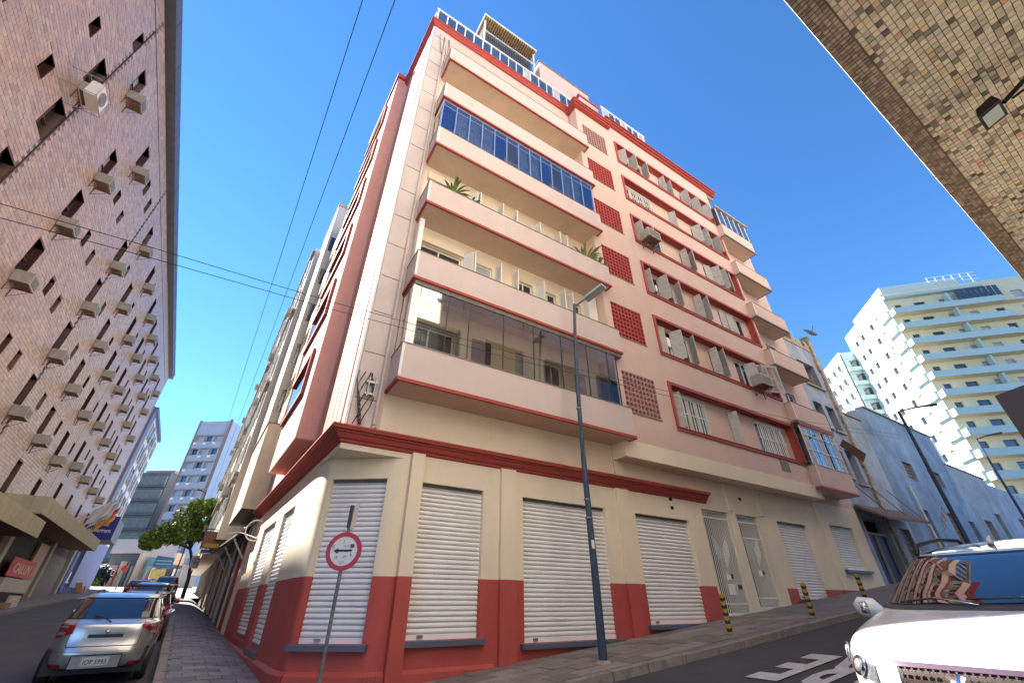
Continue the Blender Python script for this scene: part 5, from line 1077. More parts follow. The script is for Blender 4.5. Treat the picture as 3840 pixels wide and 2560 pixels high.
# ================================================================ CARS: horizontal slices lofted upwards
def crom(a, b, c, d, t): return 0.5*((2*b)+(c-a)*t+(2*a-5*b+4*c-d)*t*t+(3*b-a-3*c+d)*t**3)
class Shape:
    def __init__(s, sl): s.s = [np.array(q, float) for q in sl]; s.n = len(sl)-1
    def row(s, t):
        t = min(max(t, 0), s.n-1e-6); i = int(t); f = t-i; g = lambda k: s.s[min(max(k, 0), s.n)]
        return crom(g(i-1), g(i), g(i+1), g(i+2), f)
    def P(s, th, t, off=0.0):                                       # th in degrees, 0 = front, 90 = left, 180 = rear
        def base(th, t):
            xf, xr, hw, zf, zr, ex = s.row(t); c = math.cos(math.radians(th)); q = math.sin(math.radians(th))
            cx_ = math.copysign(abs(c)**(2/ex), c); sy_ = math.copysign(abs(q)**(2/ex), q)
            a = (xf-xr)/2; x = (xf+xr)/2+a*cx_; y = hw*sy_; k = (x-xr)/max(1e-6, xf-xr); return np.array([x, y, zr+(zf-zr)*k])
        p = base(th, t)
        if off:
            e = 0.4; a_ = base(th+e, t)-base(th-e, t); b_ = base(th, min(t+0.03, s.n-1e-4))-base(th, max(t-0.03, 0)); nn = np.cross(a_, b_); l = np.linalg.norm(nn)
            if l > 1e-9:
                nn /= l
                if nn @ (p-np.array([0, 0, 0.6])) < 0: nn = -nn
                p = p+nn*off
        return p
def yang(y, ex=5.0):
    a = math.degrees(math.asin(min(1, abs(y))**(ex/2))); return a if y >= 0 else 360-a
def grid_mesh(fn, A, B, skip=None):
    P = [tuple(fn(a, b)) for b in B for a in A]; n = len(A); F = []
    for j in range(len(B)-1):
        for i in range(n-1):
            if skip and skip((A[i]+A[i+1])/2, (B[j]+B[j+1])/2): continue
            F.append((j*n+i, j*n+i+1, (j+1)*n+i+1, (j+1)*n+i))
    return P, F
def carpart(th, P, F, name, m, parent, smooth=True):
    me = bpy.data.meshes.new(name); me.from_pydata([tuple(p) for p in P], [], F); me.materials.append(m); me.update()
    if smooth: me.polygons.foreach_set('use_smooth', [True]*len(me.polygons))
    o = bpy.data.objects.new(name, me); sc.collection.objects.link(o); o.parent = parent; INV[o.name] = INV[th.name]; return o
def patch(th, S, name, m, parent, a0, a1, t0, t1, off, n=14, k=8, f0=None, f1=None, smooth=True):
    A = np.linspace(a0, a1, n); P = []
    for j in range(k+1):
        for a in A:
            u = (a-a0)/(a1-a0); lo = t0 if f0 is None else f0(u); hi = t1 if f1 is None else f1(u); P.append(tuple(S.P(a, lo+(hi-lo)*j/k, off)))
    F = [(j*n+i, j*n+i+1, (j+1)*n+i+1, (j+1)*n+i) for j in range(k) for i in range(n-1)]
    return carpart(th, P, F, name, m, parent, smooth)
def wheel(th, parent, x, y, r, w_):
    P = []; F = []; n = 28; s_ = 1 if y > 0 else -1
    prof_ = [(r*0.62, s_*w_*0.5), (r*0.9, s_*w_*0.5), (r, s_*w_*0.35), (r, -s_*w_*0.5)]
    for q in range(n):
        for rr, yy in prof_: P.append((x+rr*math.cos(q*2*PI/n), y+yy, r+rr*math.sin(q*2*PI/n)))
    k = len(prof_); F = [(q*k+j, ((q+1) % n)*k+j, ((q+1) % n)*k+j+1, q*k+j+1) for q in range(n) for j in range(k-1)]
    wl = carpart(th, P, F, 'wheel', mat('tyre_rubber', (0.02, 0.02, 0.02), 0.8, var=0.1), parent)
    P = [(x+r*0.62*math.cos(q*2*PI/n), y+s_*w_*0.47, r+r*0.62*math.sin(q*2*PI/n)) for q in range(n)]+[(x+r*0.2*math.cos(q*2*PI/n), y+s_*w_*0.44, r+r*0.2*math.sin(q*2*PI/n)) for q in range(n)]
    carpart(th, P, [(q, (q+1) % n, n+(q+1) % n, n+q) for q in range(n)]+[tuple(range(n, 2*n))], 'rim', steel, wl)
def cbox(th, name, m, parent, x0, x1, y0, y1, z0, z1):
    P = [(x0, y0, z0), (x1, y0, z0), (x1, y1, z0), (x0, y1, z0), (x0, y0, z1), (x1, y0, z1), (x1, y1, z1), (x0, y1, z1)]
    return carpart(th, P, [(0, 3, 2, 1), (4, 5, 6, 7), (0, 1, 5, 4), (1, 2, 6, 5), (2, 3, 7, 6), (3, 0, 4, 7)], name, m, parent, False)
def ctube(th, name, m, parent, path, r, n=8):
    mb = MB('W'); mb.tube(path, r, n); return carpart(th, mb.v, mb.fc, name, m, parent)
cglass = mat('car_glass', (0.008, 0.012, 0.02), 0.02, var=0, spec=1.0, coat=1.0)
trim = mat('car_trim', (0.015, 0.015, 0.017), 0.5, var=0)
chrome = mat('chrome', (0.75, 0.75, 0.78), 0.12, metal=1.0, var=0)
lampc = mat('lamp_lens', (0.45, 0.46, 0.48), 0.08, metal=0.6, var=0.5, vs=40)
redl_ = mat('tail_lens', (0.28, 0.015, 0.02), 0.1, var=0.5, vs=25, coat=0.8)
def paint(nm, c, metal=0.0, rough=0.3): return mat(nm, c, rough, metal=metal, var=0.02, vs=2, coat=1.0, spec=0.5)
def car_body(th, S, pm, windows, tb, tr, rows=5):
    """windows: list of (name, a0, a1, t0, t1) glass regions; the body is cut there"""
    A = sorted(set(np.round(np.linspace(0, 360, 121), 4)) | {w_[i] for w_ in windows for i in (1, 2)}); B = sorted(set(np.round(np.linspace(0, S.n-0.001, int(S.n*rows)), 4)) | {w_[i] for w_ in windows for i in (3, 4)})
    sk = lambda a, b: any(w_[1] < a < w_[2] and w_[3] < b < w_[4] for w_ in windows)
    P, F = grid_mesh(lambda a, b: S.P(a, b), A, B, sk); body = carpart(th, P, F, 'body', pm, th)
    # roof closing fan
    P = [tuple(S.P(a, S.n-0.001)) for a in A]; c = np.mean(np.array(P), 0); c[2] += 0.004; k = len(P); P.append(tuple(c)); carpart(th, P, [(i, i+1, k) for i in range(k-1)], 'roof_panel', pm, body)
    for w_ in windows:
        patch(th, S, w_[0], cglass, body, w_[1], w_[2], w_[3], w_[4], -0.004, n=18, k=10)
        # dark seal round the glass
        for (a0, a1, t0, t1) in ((w_[1], w_[2], w_[3], w_[3]+0.12), (w_[1], w_[2], w_[4]-0.12, w_[4])): patch(th, S, 'window_seal', trim, body, a0, a1, t0, t1, 0.003, n=18, k=1)
    return body
# ---- silver hatchback, seen from behind
SIL = [(1.95, -1.98, 0.74, 0.22, 0.28, 4), (2.05, -2.08, 0.80, 0.34, 0.34, 5), (2.08, -2.12, 0.825, 0.50, 0.50, 5), (2.08, -2.11, 0.83, 0.56, 0.58, 5), (2.04, -2.06, 0.835, 0.66, 0.72, 5.5), (1.95, -2.03, 0.83, 0.80, 0.92, 5.5), (1.5, -1.98, 0.80, 0.90, 1.0, 6), (0.95, -1.90, 0.77, 0.98, 1.04, 6),
       (0.55, -1.72, 0.71, 1.18, 1.20, 6), (0.2, -1.50, 0.645, 1.37, 1.38, 6), (0.0, -1.36, 0.60, 1.435, 1.45, 5), (-0.2, -1.22, 0.5, 1.465, 1.48, 4), (-0.4, -1.0, 0.25, 1.475, 1.49, 3)]
sil_p = paint('silver_car_paint', (0.50, 0.51, 0.53), metal=0.75, rough=0.28)
t = thing('parked_car', 'silver hatchback parked nose uphill by the left kerb, seen from behind', 'car', 'L', (14.62, 0.84, gL(14.7)-0.13), 'cars parked along the left kerb', tilt=math.atan(0.0425))
S = Shape(SIL); wins = [('rear_window', 124.0, 236.0, 7.15, 9.25), ('windscreen', -0.0, 48.0, 7.15, 9.3), ('windscreen', 312.0, 360.0, 7.15, 9.3), ('side_window', 62.0, 118.0, 7.15, 9.2), ('side_window', 242.0, 298.0, 7.15, 9.2)]
bd = car_body(t, S, sil_p, wins, 0, 0)
for sgn in (-1, 1):
    a_in, a_out = (180+sgn*15, 180+sgn*64)
    lo, hi = min(a_in, a_out), max(a_in, a_out)
    tl = patch(t, S, 'tail_light', redl_, bd, lo, hi, 4.15, 5.6, 0.008, n=18, k=6, f0=(lambda u, s_=sgn: 4.2+0.9*((1-u if s_ > 0 else u)**2)*(0.4 if s_ < 0 else 1.0)) )
    patch(t, S, 'lamp_window', lampc, tl, lo+14, hi-10, 5.05, 5.4, 0.014, n=8, k=2)
    patch(t, S, 'lamp_window', lampc, tl, lo+16, hi-10, 4.45, 4.7, 0.014, n=8, k=2)
    patch(t, S, 'reflector', mat('reflector_red', (0.35, 0.01, 0.015), 0.2, coat=0.8), bd, min(180+sgn*16, 180+sgn*46), max(180+sgn*16, 180+sgn*46), 0.85, 1.3, 0.01, n=8, k=2)
    m_ = ctube(t, 'door_mirror', sil_p, bd, [(0.62, sgn*0.80, 1.0), (0.6, sgn*0.92, 1.03)], [0.05, 0.085]); ctube(t, 'mirror_glass', chrome, m_, [(0.57, sgn*0.90, 1.03), (0.55, sgn*0.96, 1.03)], 0.07)
patch(t, S, 'tailgate_gap', trim, bd, 163, 197, 3.42, 3.52, 0.004, n=24, k=1)
for sgn in (-1, 1): patch(t, S, 'tailgate_gap', trim, bd, 180+sgn*17-0.35, 180+sgn*17+0.35, 3.45, 7.0, 0.004, n=2, k=24)
patch(t, S, 'bumper_crease', trim, bd, 118, 242, 2.72, 2.78, 0.004, n=24, k=1)
patch(t, S, 'lower_skirt', trim, bd, 124, 236, 0.1, 0.55, 0.006, n=24, k=3)
hd = patch(t, S, 'tailgate_handle', sil_p, bd, 177, 183, 4.62, 5.0, 0.03, n=16, k=3); patch(t, S, 'handle_recess', trim, hd, 177.6, 182.4, 4.25, 4.5, 0.006, n=12, k=2)
ctube(t, 'badge', chrome, bd, [(-2.075, 0, 0.87), (-2.085, 0, 0.875)], 0.035)
wb_ = ctube(t, 'rear_wiper', trim, bd, [(-1.93, 0.0, 1.0), (-1.98, 0.02, 1.02), (-1.93, 0.12, 1.07), (-1.87, 0.30, 1.11)], 0.012)
xs_ = -2.135
pl_ = cbox(t, 'number_plate', mat('plate_silver', (0.50, 0.51, 0.50), 0.4, var=0.05), bd, xs_, xs_+0.012, -0.20, 0.20, 0.345, 0.475)
cbox(t, 'plate_recess', sil_p, bd, xs_+0.013, xs_+0.06, -0.36, 0.36, 0.31, 0.50)
for (a, b, c_, d_) in ((-0.37, 0.37, 0.50, 0.515), (-0.375, -0.36, 0.31, 0.50), (0.36, 0.375, 0.31, 0.50)): cbox(t, 'recess_edge', trim, bd, xs_+0.005, xs_+0.05, a, b, c_, d_)
V, F = TXT['plate']; k_ = 0.33/max(abs(x) for x, y in V)/2; 
carpart(t, [(xs_-0.003, -x*k_*1.0, 0.40+y*0.10) for x, y in V], F, 'plate_lettering', black, pl_, False)
for x in (-1.3, 1.3):
    for y in (-0.74, 0.74): wheel(t, bd, x, y, 0.30, 0.19)
cbox(t, 'cabin_floor', trim, bd, -1.9, 1.9, -0.74, 0.74, 0.2, 0.6)
for y in (-0.5, 0.5): ctube(t, 'roof_rail', trim, bd, [(-1.1, y, 1.47), (-0.9, y, 1.52), (-0.1, y, 1.51), (0.05, y, 1.45)], 0.014, 6)
# ---- cars beyond it
def simple_car(nm, lab, v, m_, pm, H=1.45, hw=0.8, rack=False, wf='L', grp='cars parked along the left kerb'):
    t = thing(nm, lab, 'car', wf, (v, m_, gL(v)-0.12), grp, tilt=math.atan(0.0425)); k = H/1.49
    sl = [(q[0], q[1], q[2]*hw/0.835, q[3]*k, q[4]*k, q[5]) for q in SIL]; S = Shape(sl); bd = car_body(t, S, pm, wins, 0, 0, rows=3)
    for sgn in (-1, 1):
        lo, hi = sorted((180+sgn*18, 180+sgn*60)); patch(t, S, 'tail_light', redl_, bd, lo, hi, 4.2, 5.5, 0.008, n=8, k=4)
        ctube(t, 'door_mirror', pm, bd, [(0.62, sgn*0.80, 1.0), (0.6, sgn*0.94, 1.03)], [0.05, 0.09])
        for x in (-1.3, 1.3): wheel(t, bd, x, sgn*0.74*hw/0.835, 0.3, 0.19)
    cbox(t, 'number_plate', white, bd, -2.14, -2.12, -0.2, 0.2, 0.36*k, 0.48*k); cbox(t, 'lower_skirt', trim, bd, -2.09, -1.8, -0.7, 0.7, 0.2, 0.33)
    if rack:
        for y in (-0.55, 0.55): ctube(t, 'rack_rail', trim, bd, [(-1.3, y, H+0.02), (-1.2, y, H+0.1), (0.2, y, H+0.1), (0.3, y, H+0.02)], 0.02, 6)
        for x in (-0.9, -0.1): ctube(t, 'rack_bar', trim, bd, [(x, -0.6, H+0.12), (x, 0.6, H+0.12)], 0.02, 6)
    return t
simple_car('parked_car', 'dark red car with black roof rack parked directly behind the silver hatchback', 21.3, 0.72, paint('dark_red_paint', (0.30, 0.025, 0.04), 0.2), H=1.36, hw=0.8, rack=True)
simple_car('parked_car', 'pale blue grey car parked third in line along the left kerb', 30.6, 0.95, paint('pale_blue_paint', (0.36, 0.42, 0.52), 0.5), H=1.5, hw=0.84)
simple_car('parked_car', 'pinkish red car at the far end of the kerb line, partly hidden', 43, 2.1, paint('coral_red_paint', (0.62, 0.12, 0.10)), H=1.5, hw=0.84)
simple_car('parked_van', 'rounded pale grey van parked beyond the pale blue car', 47.5, 0.75, paint('pale_van_paint', (0.55, 0.53, 0.48)), H=1.75, hw=0.85)
# ---- white crossover on the right, nose towards the camera (downhill)
SUV = [(2.15, -2.2, 0.80, 0.24, 0.28, 4), (2.28, -2.28, 0.88, 0.36, 0.36, 4.5), (2.31, -2.30, 0.905, 0.58, 0.58, 4.5), (2.30, -2.30, 0.91, 0.79, 0.80, 4.5), (2.25, -2.28, 0.91, 0.925, 0.98, 4.6), (2.15, -2.25, 0.90, 1.00, 1.05, 5), (1.94, -2.24, 0.885, 1.06, 1.09, 5.5), (1.45, -2.22, 0.87, 1.13, 1.14, 6), (1.02, -2.2, 0.855, 1.185, 1.18, 6),
       (0.72, -2.1, 0.80, 1.325, 1.33, 6), (0.38, -1.95, 0.74, 1.47, 1.49, 6), (0.12, -1.82, 0.69, 1.57, 1.58, 5.5), (-0.12, -1.7, 0.62, 1.62, 1.635, 5), (-0.5, -1.5, 0.45, 1.655, 1.66, 4), (-0.75, -1.1, 0.2, 1.67, 1.67, 3)]
wp = paint('white_car_paint', (0.80, 0.82, 0.81), rough=0.35)
t = thing('parked_car', 'white crossover with roof rails parked facing downhill at the lower right', 'car', 'R', (6.85, 1.46, gR(6.85)-0.14), rot=PI, tilt=-math.atan(0.0904))
S = Shape(SUV); wins2 = [('windscreen', 0.0, 54.0, 8.12, 11.2), ('windscreen', 306.0, 360.0, 8.12, 11.2), ('side_window', 64.0, 118.0, 8.2, 10.9), ('side_window', 242.0, 296.0, 8.2, 10.9), ('rear_window', 130.0, 230.0, 8.2, 11.0)]
bd = car_body(t, S, wp, wins2, 0, 0)
patch(t, S, 'roof_glass_band', cglass, bd, 0.0, 50, 11.5, 12.6, 0.003, n=14, k=4); patch(t, S, 'roof_glass_band', cglass, bd, 310, 360.0, 11.5, 12.6, 0.003, n=14, k=4)
patch(t, S, 'scuttle', mat('grey_plastic', (0.07, 0.07, 0.075), 0.6), bd, 0.0, 52, 7.86, 8.14, 0.004, n=16, k=2); patch(t, S, 'scuttle', MATS['grey_plastic'], bd, 308, 360.0, 7.86, 8.14, 0.004, n=16, k=2)
for sgn in (-1, 1):
    A0, A1_ = (15, 70) if sgn > 0 else (290, 345)
    out = (lambda u: u) if sgn > 0 else (lambda u: 1-u)
    hl = patch(t, S, 'headlight', mat('headlight_glass', (0.16, 0.17, 0.18), 0.05, metal=0.3, var=0.6, vs=30, coat=1.0), bd, A0, A1_, 0, 0, 0.009, n=20, k=8, f0=lambda u: 3.15+1.15*out(u)-0.1*math.sin(PI*u), f1=lambda u: 4.0+1.05*out(u))
    for aa, tt, r_ in ((25, 3.78, 0.07), (45, 4.25, 0.07)):
        th_ = aa if sgn > 0 else 360-aa; p = S.P(th_, tt, 0.006); q = S.P(th_, tt, 0.022); ctube(t, 'lamp_ring', chrome, hl, [tuple(p), tuple(q)], r_, 20); ctube(t, 'lamp_bulb', lampc, hl, [tuple(p), tuple(S.P(th_, tt, 0.03))], r_*0.62, 16)
    th_ = 61 if sgn > 0 else 299; patch(t, S, 'indicator', mat('amber_lens', (0.5, 0.36, 0.12), 0.15, coat=0.6), hl, th_-4, th_+4, 4.5, 4.75, 0.014, n=5, k=3)
    patch(t, S, 'bonnet_gap', trim, bd, *( (12, 72) if sgn > 0 else (288, 348)), 0, 0, 0.010, n=20, k=1, f0=lambda u: 4.03+1.05*out(u), f1=lambda u: 4.08+1.05*out(u))
    m_ = ctube(t, 'door_mirror', wp, bd, [(0.72, sgn*0.86, 1.10), (0.74, sgn*0.95, 1.16), (0.74, sgn*1.05, 1.17), (0.74, sgn*1.10, 1.16)], [0.035, 0.09, 0.095, 0.05], 14)
    ctube(t, 'mirror_cap', chrome, m_, [(0.80, sgn*0.97, 1.17), (0.83, sgn*1.03, 1.17)], [0.06, 0.05], 12)
    ctube(t, 'roof_rail', trim, bd, [(-0.05, sgn*0.60, 1.60), (-0.2, sgn*0.61, 1.69), (-0.9, sgn*0.60, 1.73), (-1.6, sgn*0.58, 1.70), (-1.75, sgn*0.56, 1.62)], 0.022, 8)
    for x in (-1.4, 1.42): wheel(t, bd, x, sgn*0.80, 0.35, 0.22)
    patch(t, S, 'fog_lamp_recess', trim, bd, *((14, 32) if sgn > 0 else (328, 346)), 1.35, 2.1, 0.006, n=10, k=4)
for pts_ in (((-0.62, 8.18), (-0.35, 8.42), (-0.02, 8.12)), ((-0.12, 8.35), (0.25, 8.40), (0.62, 8.12))):
    W_ = [tuple(S.P(yang(y/0.85, 6), tt, 0.022)) for y, tt in pts_]; wq = ctube(t, 'wiper', MATS['grey_plastic'], bd, W_, 0.010, 6)
    ctube(t, 'wiper_arm', chrome, wq, [tuple(S.P(yang(pts_[2][0]/0.85, 6), 8.0, 0.03)), tuple(S.P(yang(pts_[1][0]/0.85, 6), 8.36, 0.035))], 0.006, 5)
gr = patch(t, S, 'grille', trim, bd, -6.5, 6.5, 2.3, 4.1, 0.006, n=20, k=8)
for q in range(5): patch(t, S, 'grille_bar', chrome, gr, -6, 6, 2.45+0.31*q, 2.58+0.31*q, 0.028, n=24, k=1)
for y_ in np.linspace(-0.36, 0.36, 17):
    a0_, a1_ = [x_-360 if x_ > 180 else x_ for x_ in (yang(y_-0.006, 4.5), yang(y_+0.006, 4.5))]
    patch(t, S, 'grille_mesh', chrome, gr, a0_, a1_, 2.4, 4.0, 0.02, n=2, k=6)
patch(t, S, 'grille_top_bar', mat('maroon_chrome', (0.22, 0.14, 0.17), 0.2, metal=0.7), gr, -7.2, 7.2, 4.02, 4.3, 0.022, n=24, k=2)
ctube(t, 'badge', chrome, gr, [tuple(S.P(0, 3.3, 0.02)), tuple(S.P(0, 3.3, 0.05))], 0.085, 20)
ctube(t, 'roof_aerial', white, bd, [(-0.25, 0.0, 1.64), (-0.3, 0.0, 1.70), (-0.38, 0.0, 1.73)], [0.03, 0.02, 0.006], 8)
cbox(t, 'cabin_floor', trim, bd, -2.0, 2.0, -0.8, 0.8, 0.25, 0.65)
for y in (-0.38, 0.38): cbox(t, 'front_seat', mat('seat_grey', (0.10, 0.10, 0.10), 0.8), bd, -0.3, -0.15, y-0.2, y+0.2, 0.6, 1.35)

# ================================================================ STREET FURNITURE
def bollard(u, w, lab, h=0.82):
    z = gR(u); t = thing('bollard', lab, 'bollard', 'R', (u, w, z), 'yellow and black bollards along the right kerb'); n = 12; r = 0.062
    yel_ = mat('bollard_yellow', (0.50, 0.29, 0.05), 0.7, var=0.25, vs=8, sp=0.08, spscale=20, spc=(0.3, 0.28, 0.2))
    post = MB('R').tube([(u, w, z-0.2), (u, w, z+h)], r, 16); post.smooth = False; p = post.build('post', yel_, t)
    for k in range(5):
        z0 = z+0.10+k*0.155; mb = MB('R'); P = []
        for zz in (0, 0.072):
            for q in range(18): P.append((u+(r+0.003)*math.cos(q*PI/9), w+(r+0.003)*math.sin(q*PI/9), z0+zz+0.035*math.cos(q*PI/9)+0.02*math.sin(q*PI/9)))
        mb.pts(P, [(q, (q+1) % 18, 18+(q+1) % 18, 18+q) for q in range(18)]); mb.build('black_band', black, t)
    MB('R').tube([(u, w, z+h-0.002), (u, w, z+h+0.03)], [r*0.99, r*0.5], 16).build('cap', yel_, t)
    MB('R').tube([(u, w, z-0.02), (u, w, z+0.03)], r+0.03, 12).build('footing', kerbm, t)
bollard(10.81, 7.5, 'striped bollard nearest the camera, in front of the first white gate'); bollard(14.04, 7.12, 'middle striped bollard, in front of the cream wall right of the gates'); bollard(17.27, 7.03, 'farthest striped bollard, beside the mirror of the white car')
# street lamp by the kerb
zb = gR(6.9); t = thing('street_lamp', 'slim dark blue lamp post with LED head standing on the right pavement', 'street lamp', 'R', (6.9, 7.7, zb))
pa = [(6.9, 7.7, zb-0.1), (6.89, 7.69, zb+1.2), (6.87, 7.69, zb+3.0), (6.86, 7.68, zb+5.0), (6.93, 7.68, zb+7.0), (7.06, 7.68, zb+8.82)]
pq_ = []; pr_ = []
rr0 = [0.088, 0.083, 0.068, 0.058, 0.05, 0.042]
for i in range(5):
    for k in range(4):
        f_ = k/4; g_ = lambda L, j: np.array(L[min(max(j, 0), 5)], float)
        pq_.append(tuple(crom(g_(pa, i-1), g_(pa, i), g_(pa, i+1), g_(pa, i+2), f_))); pr_.append(rr0[i]*(1-f_)+rr0[i+1]*f_)
pq_.append(pa[-1]); pr_.append(rr0[-1])
MB('R').tube(pq_, pr_, 14).build('post', bluep, t)
for z, r_ in ((3.02, 0.075), (2.62, 0.077), (5.3, 0.062)): MB('R').tube([(6.84, 7.68, zb+z), (6.84, 7.68, zb+z+0.03)], r_, 12).build('clamp', steel, t)
MB('R').box(6.79, 6.87, 7.595, 7.605, zb+2.0, zb+2.17).build('sticker', white, t)
MB('R').tube([(7.08, 7.68, zb+8.75), (7.25, 7.2, zb+8.9)], 0.03, 8).build('arm', steel, t)
MB('R').pts([(7.15, 7.35, zb+8.86), (7.40, 7.42, zb+8.86), (7.55, 6.75, zb+9.0), (7.30, 6.68, zb+9.0), (7.15, 7.35, zb+8.95), (7.40, 7.42, zb+8.95), (7.55, 6.75, zb+9.07), (7.30, 6.68, zb+9.07)], [(0, 3, 2, 1), (4, 5, 6, 7), (0, 1, 5, 4), (1, 2, 6, 5), (2, 3, 7, 6), (3, 0, 4, 7)]).build('lamp_head', mat('lamp_grey', (0.38, 0.40, 0.43), 0.5), t)
MB('R').tube([(6.9, 7.7, zb-0.05), (6.9, 7.7, zb+0.05)], [0.2, 0.13], 14).build('footing', mat('pale_mortar', (0.36, 0.31, 0.24), 0.9, var=0.3, vs=12), t)
# traffic sign: red ring, black arrow to the left, with marker scrawl
ps = RW(1.5875, 7.52); SZ = 2.30; zs = gh(*ps)
vd = np.array([-ps[0], -ps[1]]); vd /= np.linalg.norm(vd); ca, sa = math.cos(math.radians(-17)), math.sin(math.radians(-17)); vd = np.array([vd[0]*ca-vd[1]*sa, vd[0]*sa+vd[1]*ca])
FR['S'] = (ps, np.array([-vd[1], vd[0]]), -vd)                     # x to the right as seen from the camera, y away
t = thing('traffic_sign', 'round white traffic sign with red rim and black arrow pointing left', 'sign', 'S', (0, 0, zs))
MB('S').tube([(0, 0.04, zs-0.1), (0, 0.04, 2.95)], 0.027, 12).build('pole', mat('galvanised_pole', (0.17, 0.18, 0.18), 0.6, metal=0.2, var=0.3, vs=10), t)
def disc(r0, r1, y, name, m, par):
    mb = MB('S'); n = 48; P = [(r1*math.cos(q*2*PI/n), y, SZ+r1*math.sin(q*2*PI/n)) for q in range(n)]
    if r0 > 0: P += [(r0*math.cos(q*2*PI/n), y, SZ+r0*math.sin(q*2*PI/n)) for q in range(n)]; mb.pts(P, [(q, (q+1) % n, n+(q+1) % n, n+q) for q in range(n)])
    else: mb.pts(P, [tuple(range(n))])
    return mb.build(name, m, par)
plt = disc(0, 0.27, 0.0, 'sign_plate', mat('sign_white', (0.72, 0.72, 0.72), 0.5, var=0.1, vs=20, sp=0.05, spscale=40, spc=(0.3, 0.3, 0.3)), t)
mb = MB('S'); n = 48; mb.pts([(0.272*math.cos(q*2*PI/n), y, SZ+0.272*math.sin(q*2*PI/n)) for y in (0.002, 0.018) for q in range(n)], [(q, (q+1) % n, n+(q+1) % n, n+q) for q in range(n)]+[tuple(range(n, 2*n))]); mb.build('sign_back', steel, t)
disc(0.205, 0.27, -0.003, 'red_rim', mat('sign_rim_red', (0.50, 0.01, 0.045), 0.4, var=0.15, vs=15), plt)
MB('S').quad((-0.07, -0.004, SZ-0.011), (0.125, -0.004, SZ-0.006), (0.125, -0.004, SZ+0.024), (-0.07, -0.004, SZ+0.020)).quad((-0.155, -0.004, SZ+0.002), (-0.085, -0.004, SZ-0.035), (-0.10, -0.004, SZ+0.002), (-0.085, -0.004, SZ+0.042)).quad((-0.155, -0.0045, SZ+0.002), (-0.09, -0.0045, SZ-0.03), (-0.065, -0.0045, SZ+0.005), (-0.09, -0.0045, SZ+0.036)).build('arrow', black, plt)
scr = MB('S'); rr_ = random.Random(3)
for cx_, cz_, w_ in ((0.03, 0.075, 0.09), (-0.10, -0.09, 0.05), (0.03, -0.085, 0.06), (0.12, -0.05, 0.03), (0.0, -0.16, 0.07), (-0.02, 0.15, 0.008)):
    pts = [(cx_+w_*(i/9-0.5)*1.0+rr_.uniform(-0.006, 0.006), -0.006, SZ+cz_+rr_.uniform(-0.022, 0.022)) for i in range(10)]; scr.tube(pts, 0.0022, 4)
scr.build('marker_scrawl', mat('marker_ink', (0.04, 0.04, 0.05), 0.6), plt)
MB('S').quad((0.09, -0.007, SZ+0.05), (0.15, -0.007, SZ+0.045), (0.155, -0.007, SZ+0.095), (0.095, -0.007, SZ+0.10)).build('sticker', mat('purple_sticker', (0.12, 0.04, 0.12), 0.5, var=0.4, vs=60), plt)
MB('S').quad((-0.19, -0.007, SZ+0.045), (-0.15, -0.007, SZ+0.04), (-0.15, -0.007, SZ+0.085), (-0.185, -0.007, SZ+0.08)).build('sticker', mat('green_sticker', (0.35, 0.5, 0.42), 0.5), plt)
# slim street-name plates above it, seen nearly edge on
nmf = thing('street_name_plate', 'pair of street name plates seen almost edge on above the round sign', 'sign', 'S', (0, 0.04, 2.6))
MB('S').pts([(0.028, 0.0, 2.62), (0.05, 0.12, 2.60), (0.075, 0.12, 3.04), (0.05, 0.0, 2.98), (0.032, 0.01, 2.62), (0.055, 0.13, 2.60), (0.08, 0.13, 3.04), (0.055, 0.01, 2.98)], [(0, 1, 2, 3), (4, 7, 6, 5), (0, 4, 5, 1), (3, 2, 6, 7), (1, 5, 6, 2), (0, 3, 7, 4)]).build('pale_plate', mat('cream_plate', (0.70, 0.62, 0.58), 0.6), nmf)
MB('S').box(-0.03, 0.026, 0.0, 0.08, 2.64, 2.98).build('dark_bracket', mat('dark_bracket', (0.03, 0.035, 0.04), 0.5), nmf)
# dark sign back at the right edge
az_ = math.radians(51.8); dq = 5.0; pq = np.array([math.sin(az_), math.cos(az_)])*dq; ax_ = math.radians(172.4); ex_ = np.array([math.sin(ax_), math.cos(ax_)]); FR['Q'] = (pq, ex_, np.array([-ex_[1], ex_[0]]))
zt_ = 1.6+0.286*dq
t = thing('sign_back', 'plain dark grey back of a large sign panel cut off by the right edge', 'sign', 'Q', (0.6, 0, gh(*pq)))
MB('Q').box(0, 1.3, 0, 0.05, zt_-0.95, zt_).build('panel', mat('dark_sign_grey', (0.012, 0.011, 0.013), 0.95, var=0.08, vs=3, spec=0.0), t); MB('Q').tube([(0.9, 0.08, gh(*(pq+ex_*0.9))-0.1), (0.9, 0.08, zt_-0.1)], 0.035, 10).build('post', steel, t)
# lamp posts farther up the right street, and on the left
def lamp(nm, lab, f, a, b, zg, h, arm, r=0.07, lean=(0, 0)):
    t = thing('street_lamp', lab, 'street lamp', f, (a, b, zg)); MB(f).tube([(a, b, zg-0.1), (a+lean[0]*0.5, b, zg+h*0.5), (a+lean[0], b+lean[1], zg+h)], [r, r*0.8, r*0.6], 10).build('post', bluep, t)
    MB(f).tube([(a+lean[0], b+lean[1], zg+h), (a+lean[0]+arm[0]*0.5, b+lean[1]+arm[1]*0.5, zg+h+0.15), (a+lean[0]+arm[0], b+lean[1]+arm[1], zg+h+0.2)], [0.035, 0.05, 0.08], 8).build('arm', black, t)
lamp('a', 'dark lamp post with curved arm in front of the blue warehouse', 'R', 28.2, 6.6, gR(28.2), 7.65, (1.2, -1.3), 0.11); lamp('b', 'thin distant lamp post in front of the ochre workshop', 'R', 41, 6.5, gR(41), 7.3, (0.6, -1.2), 0.09)
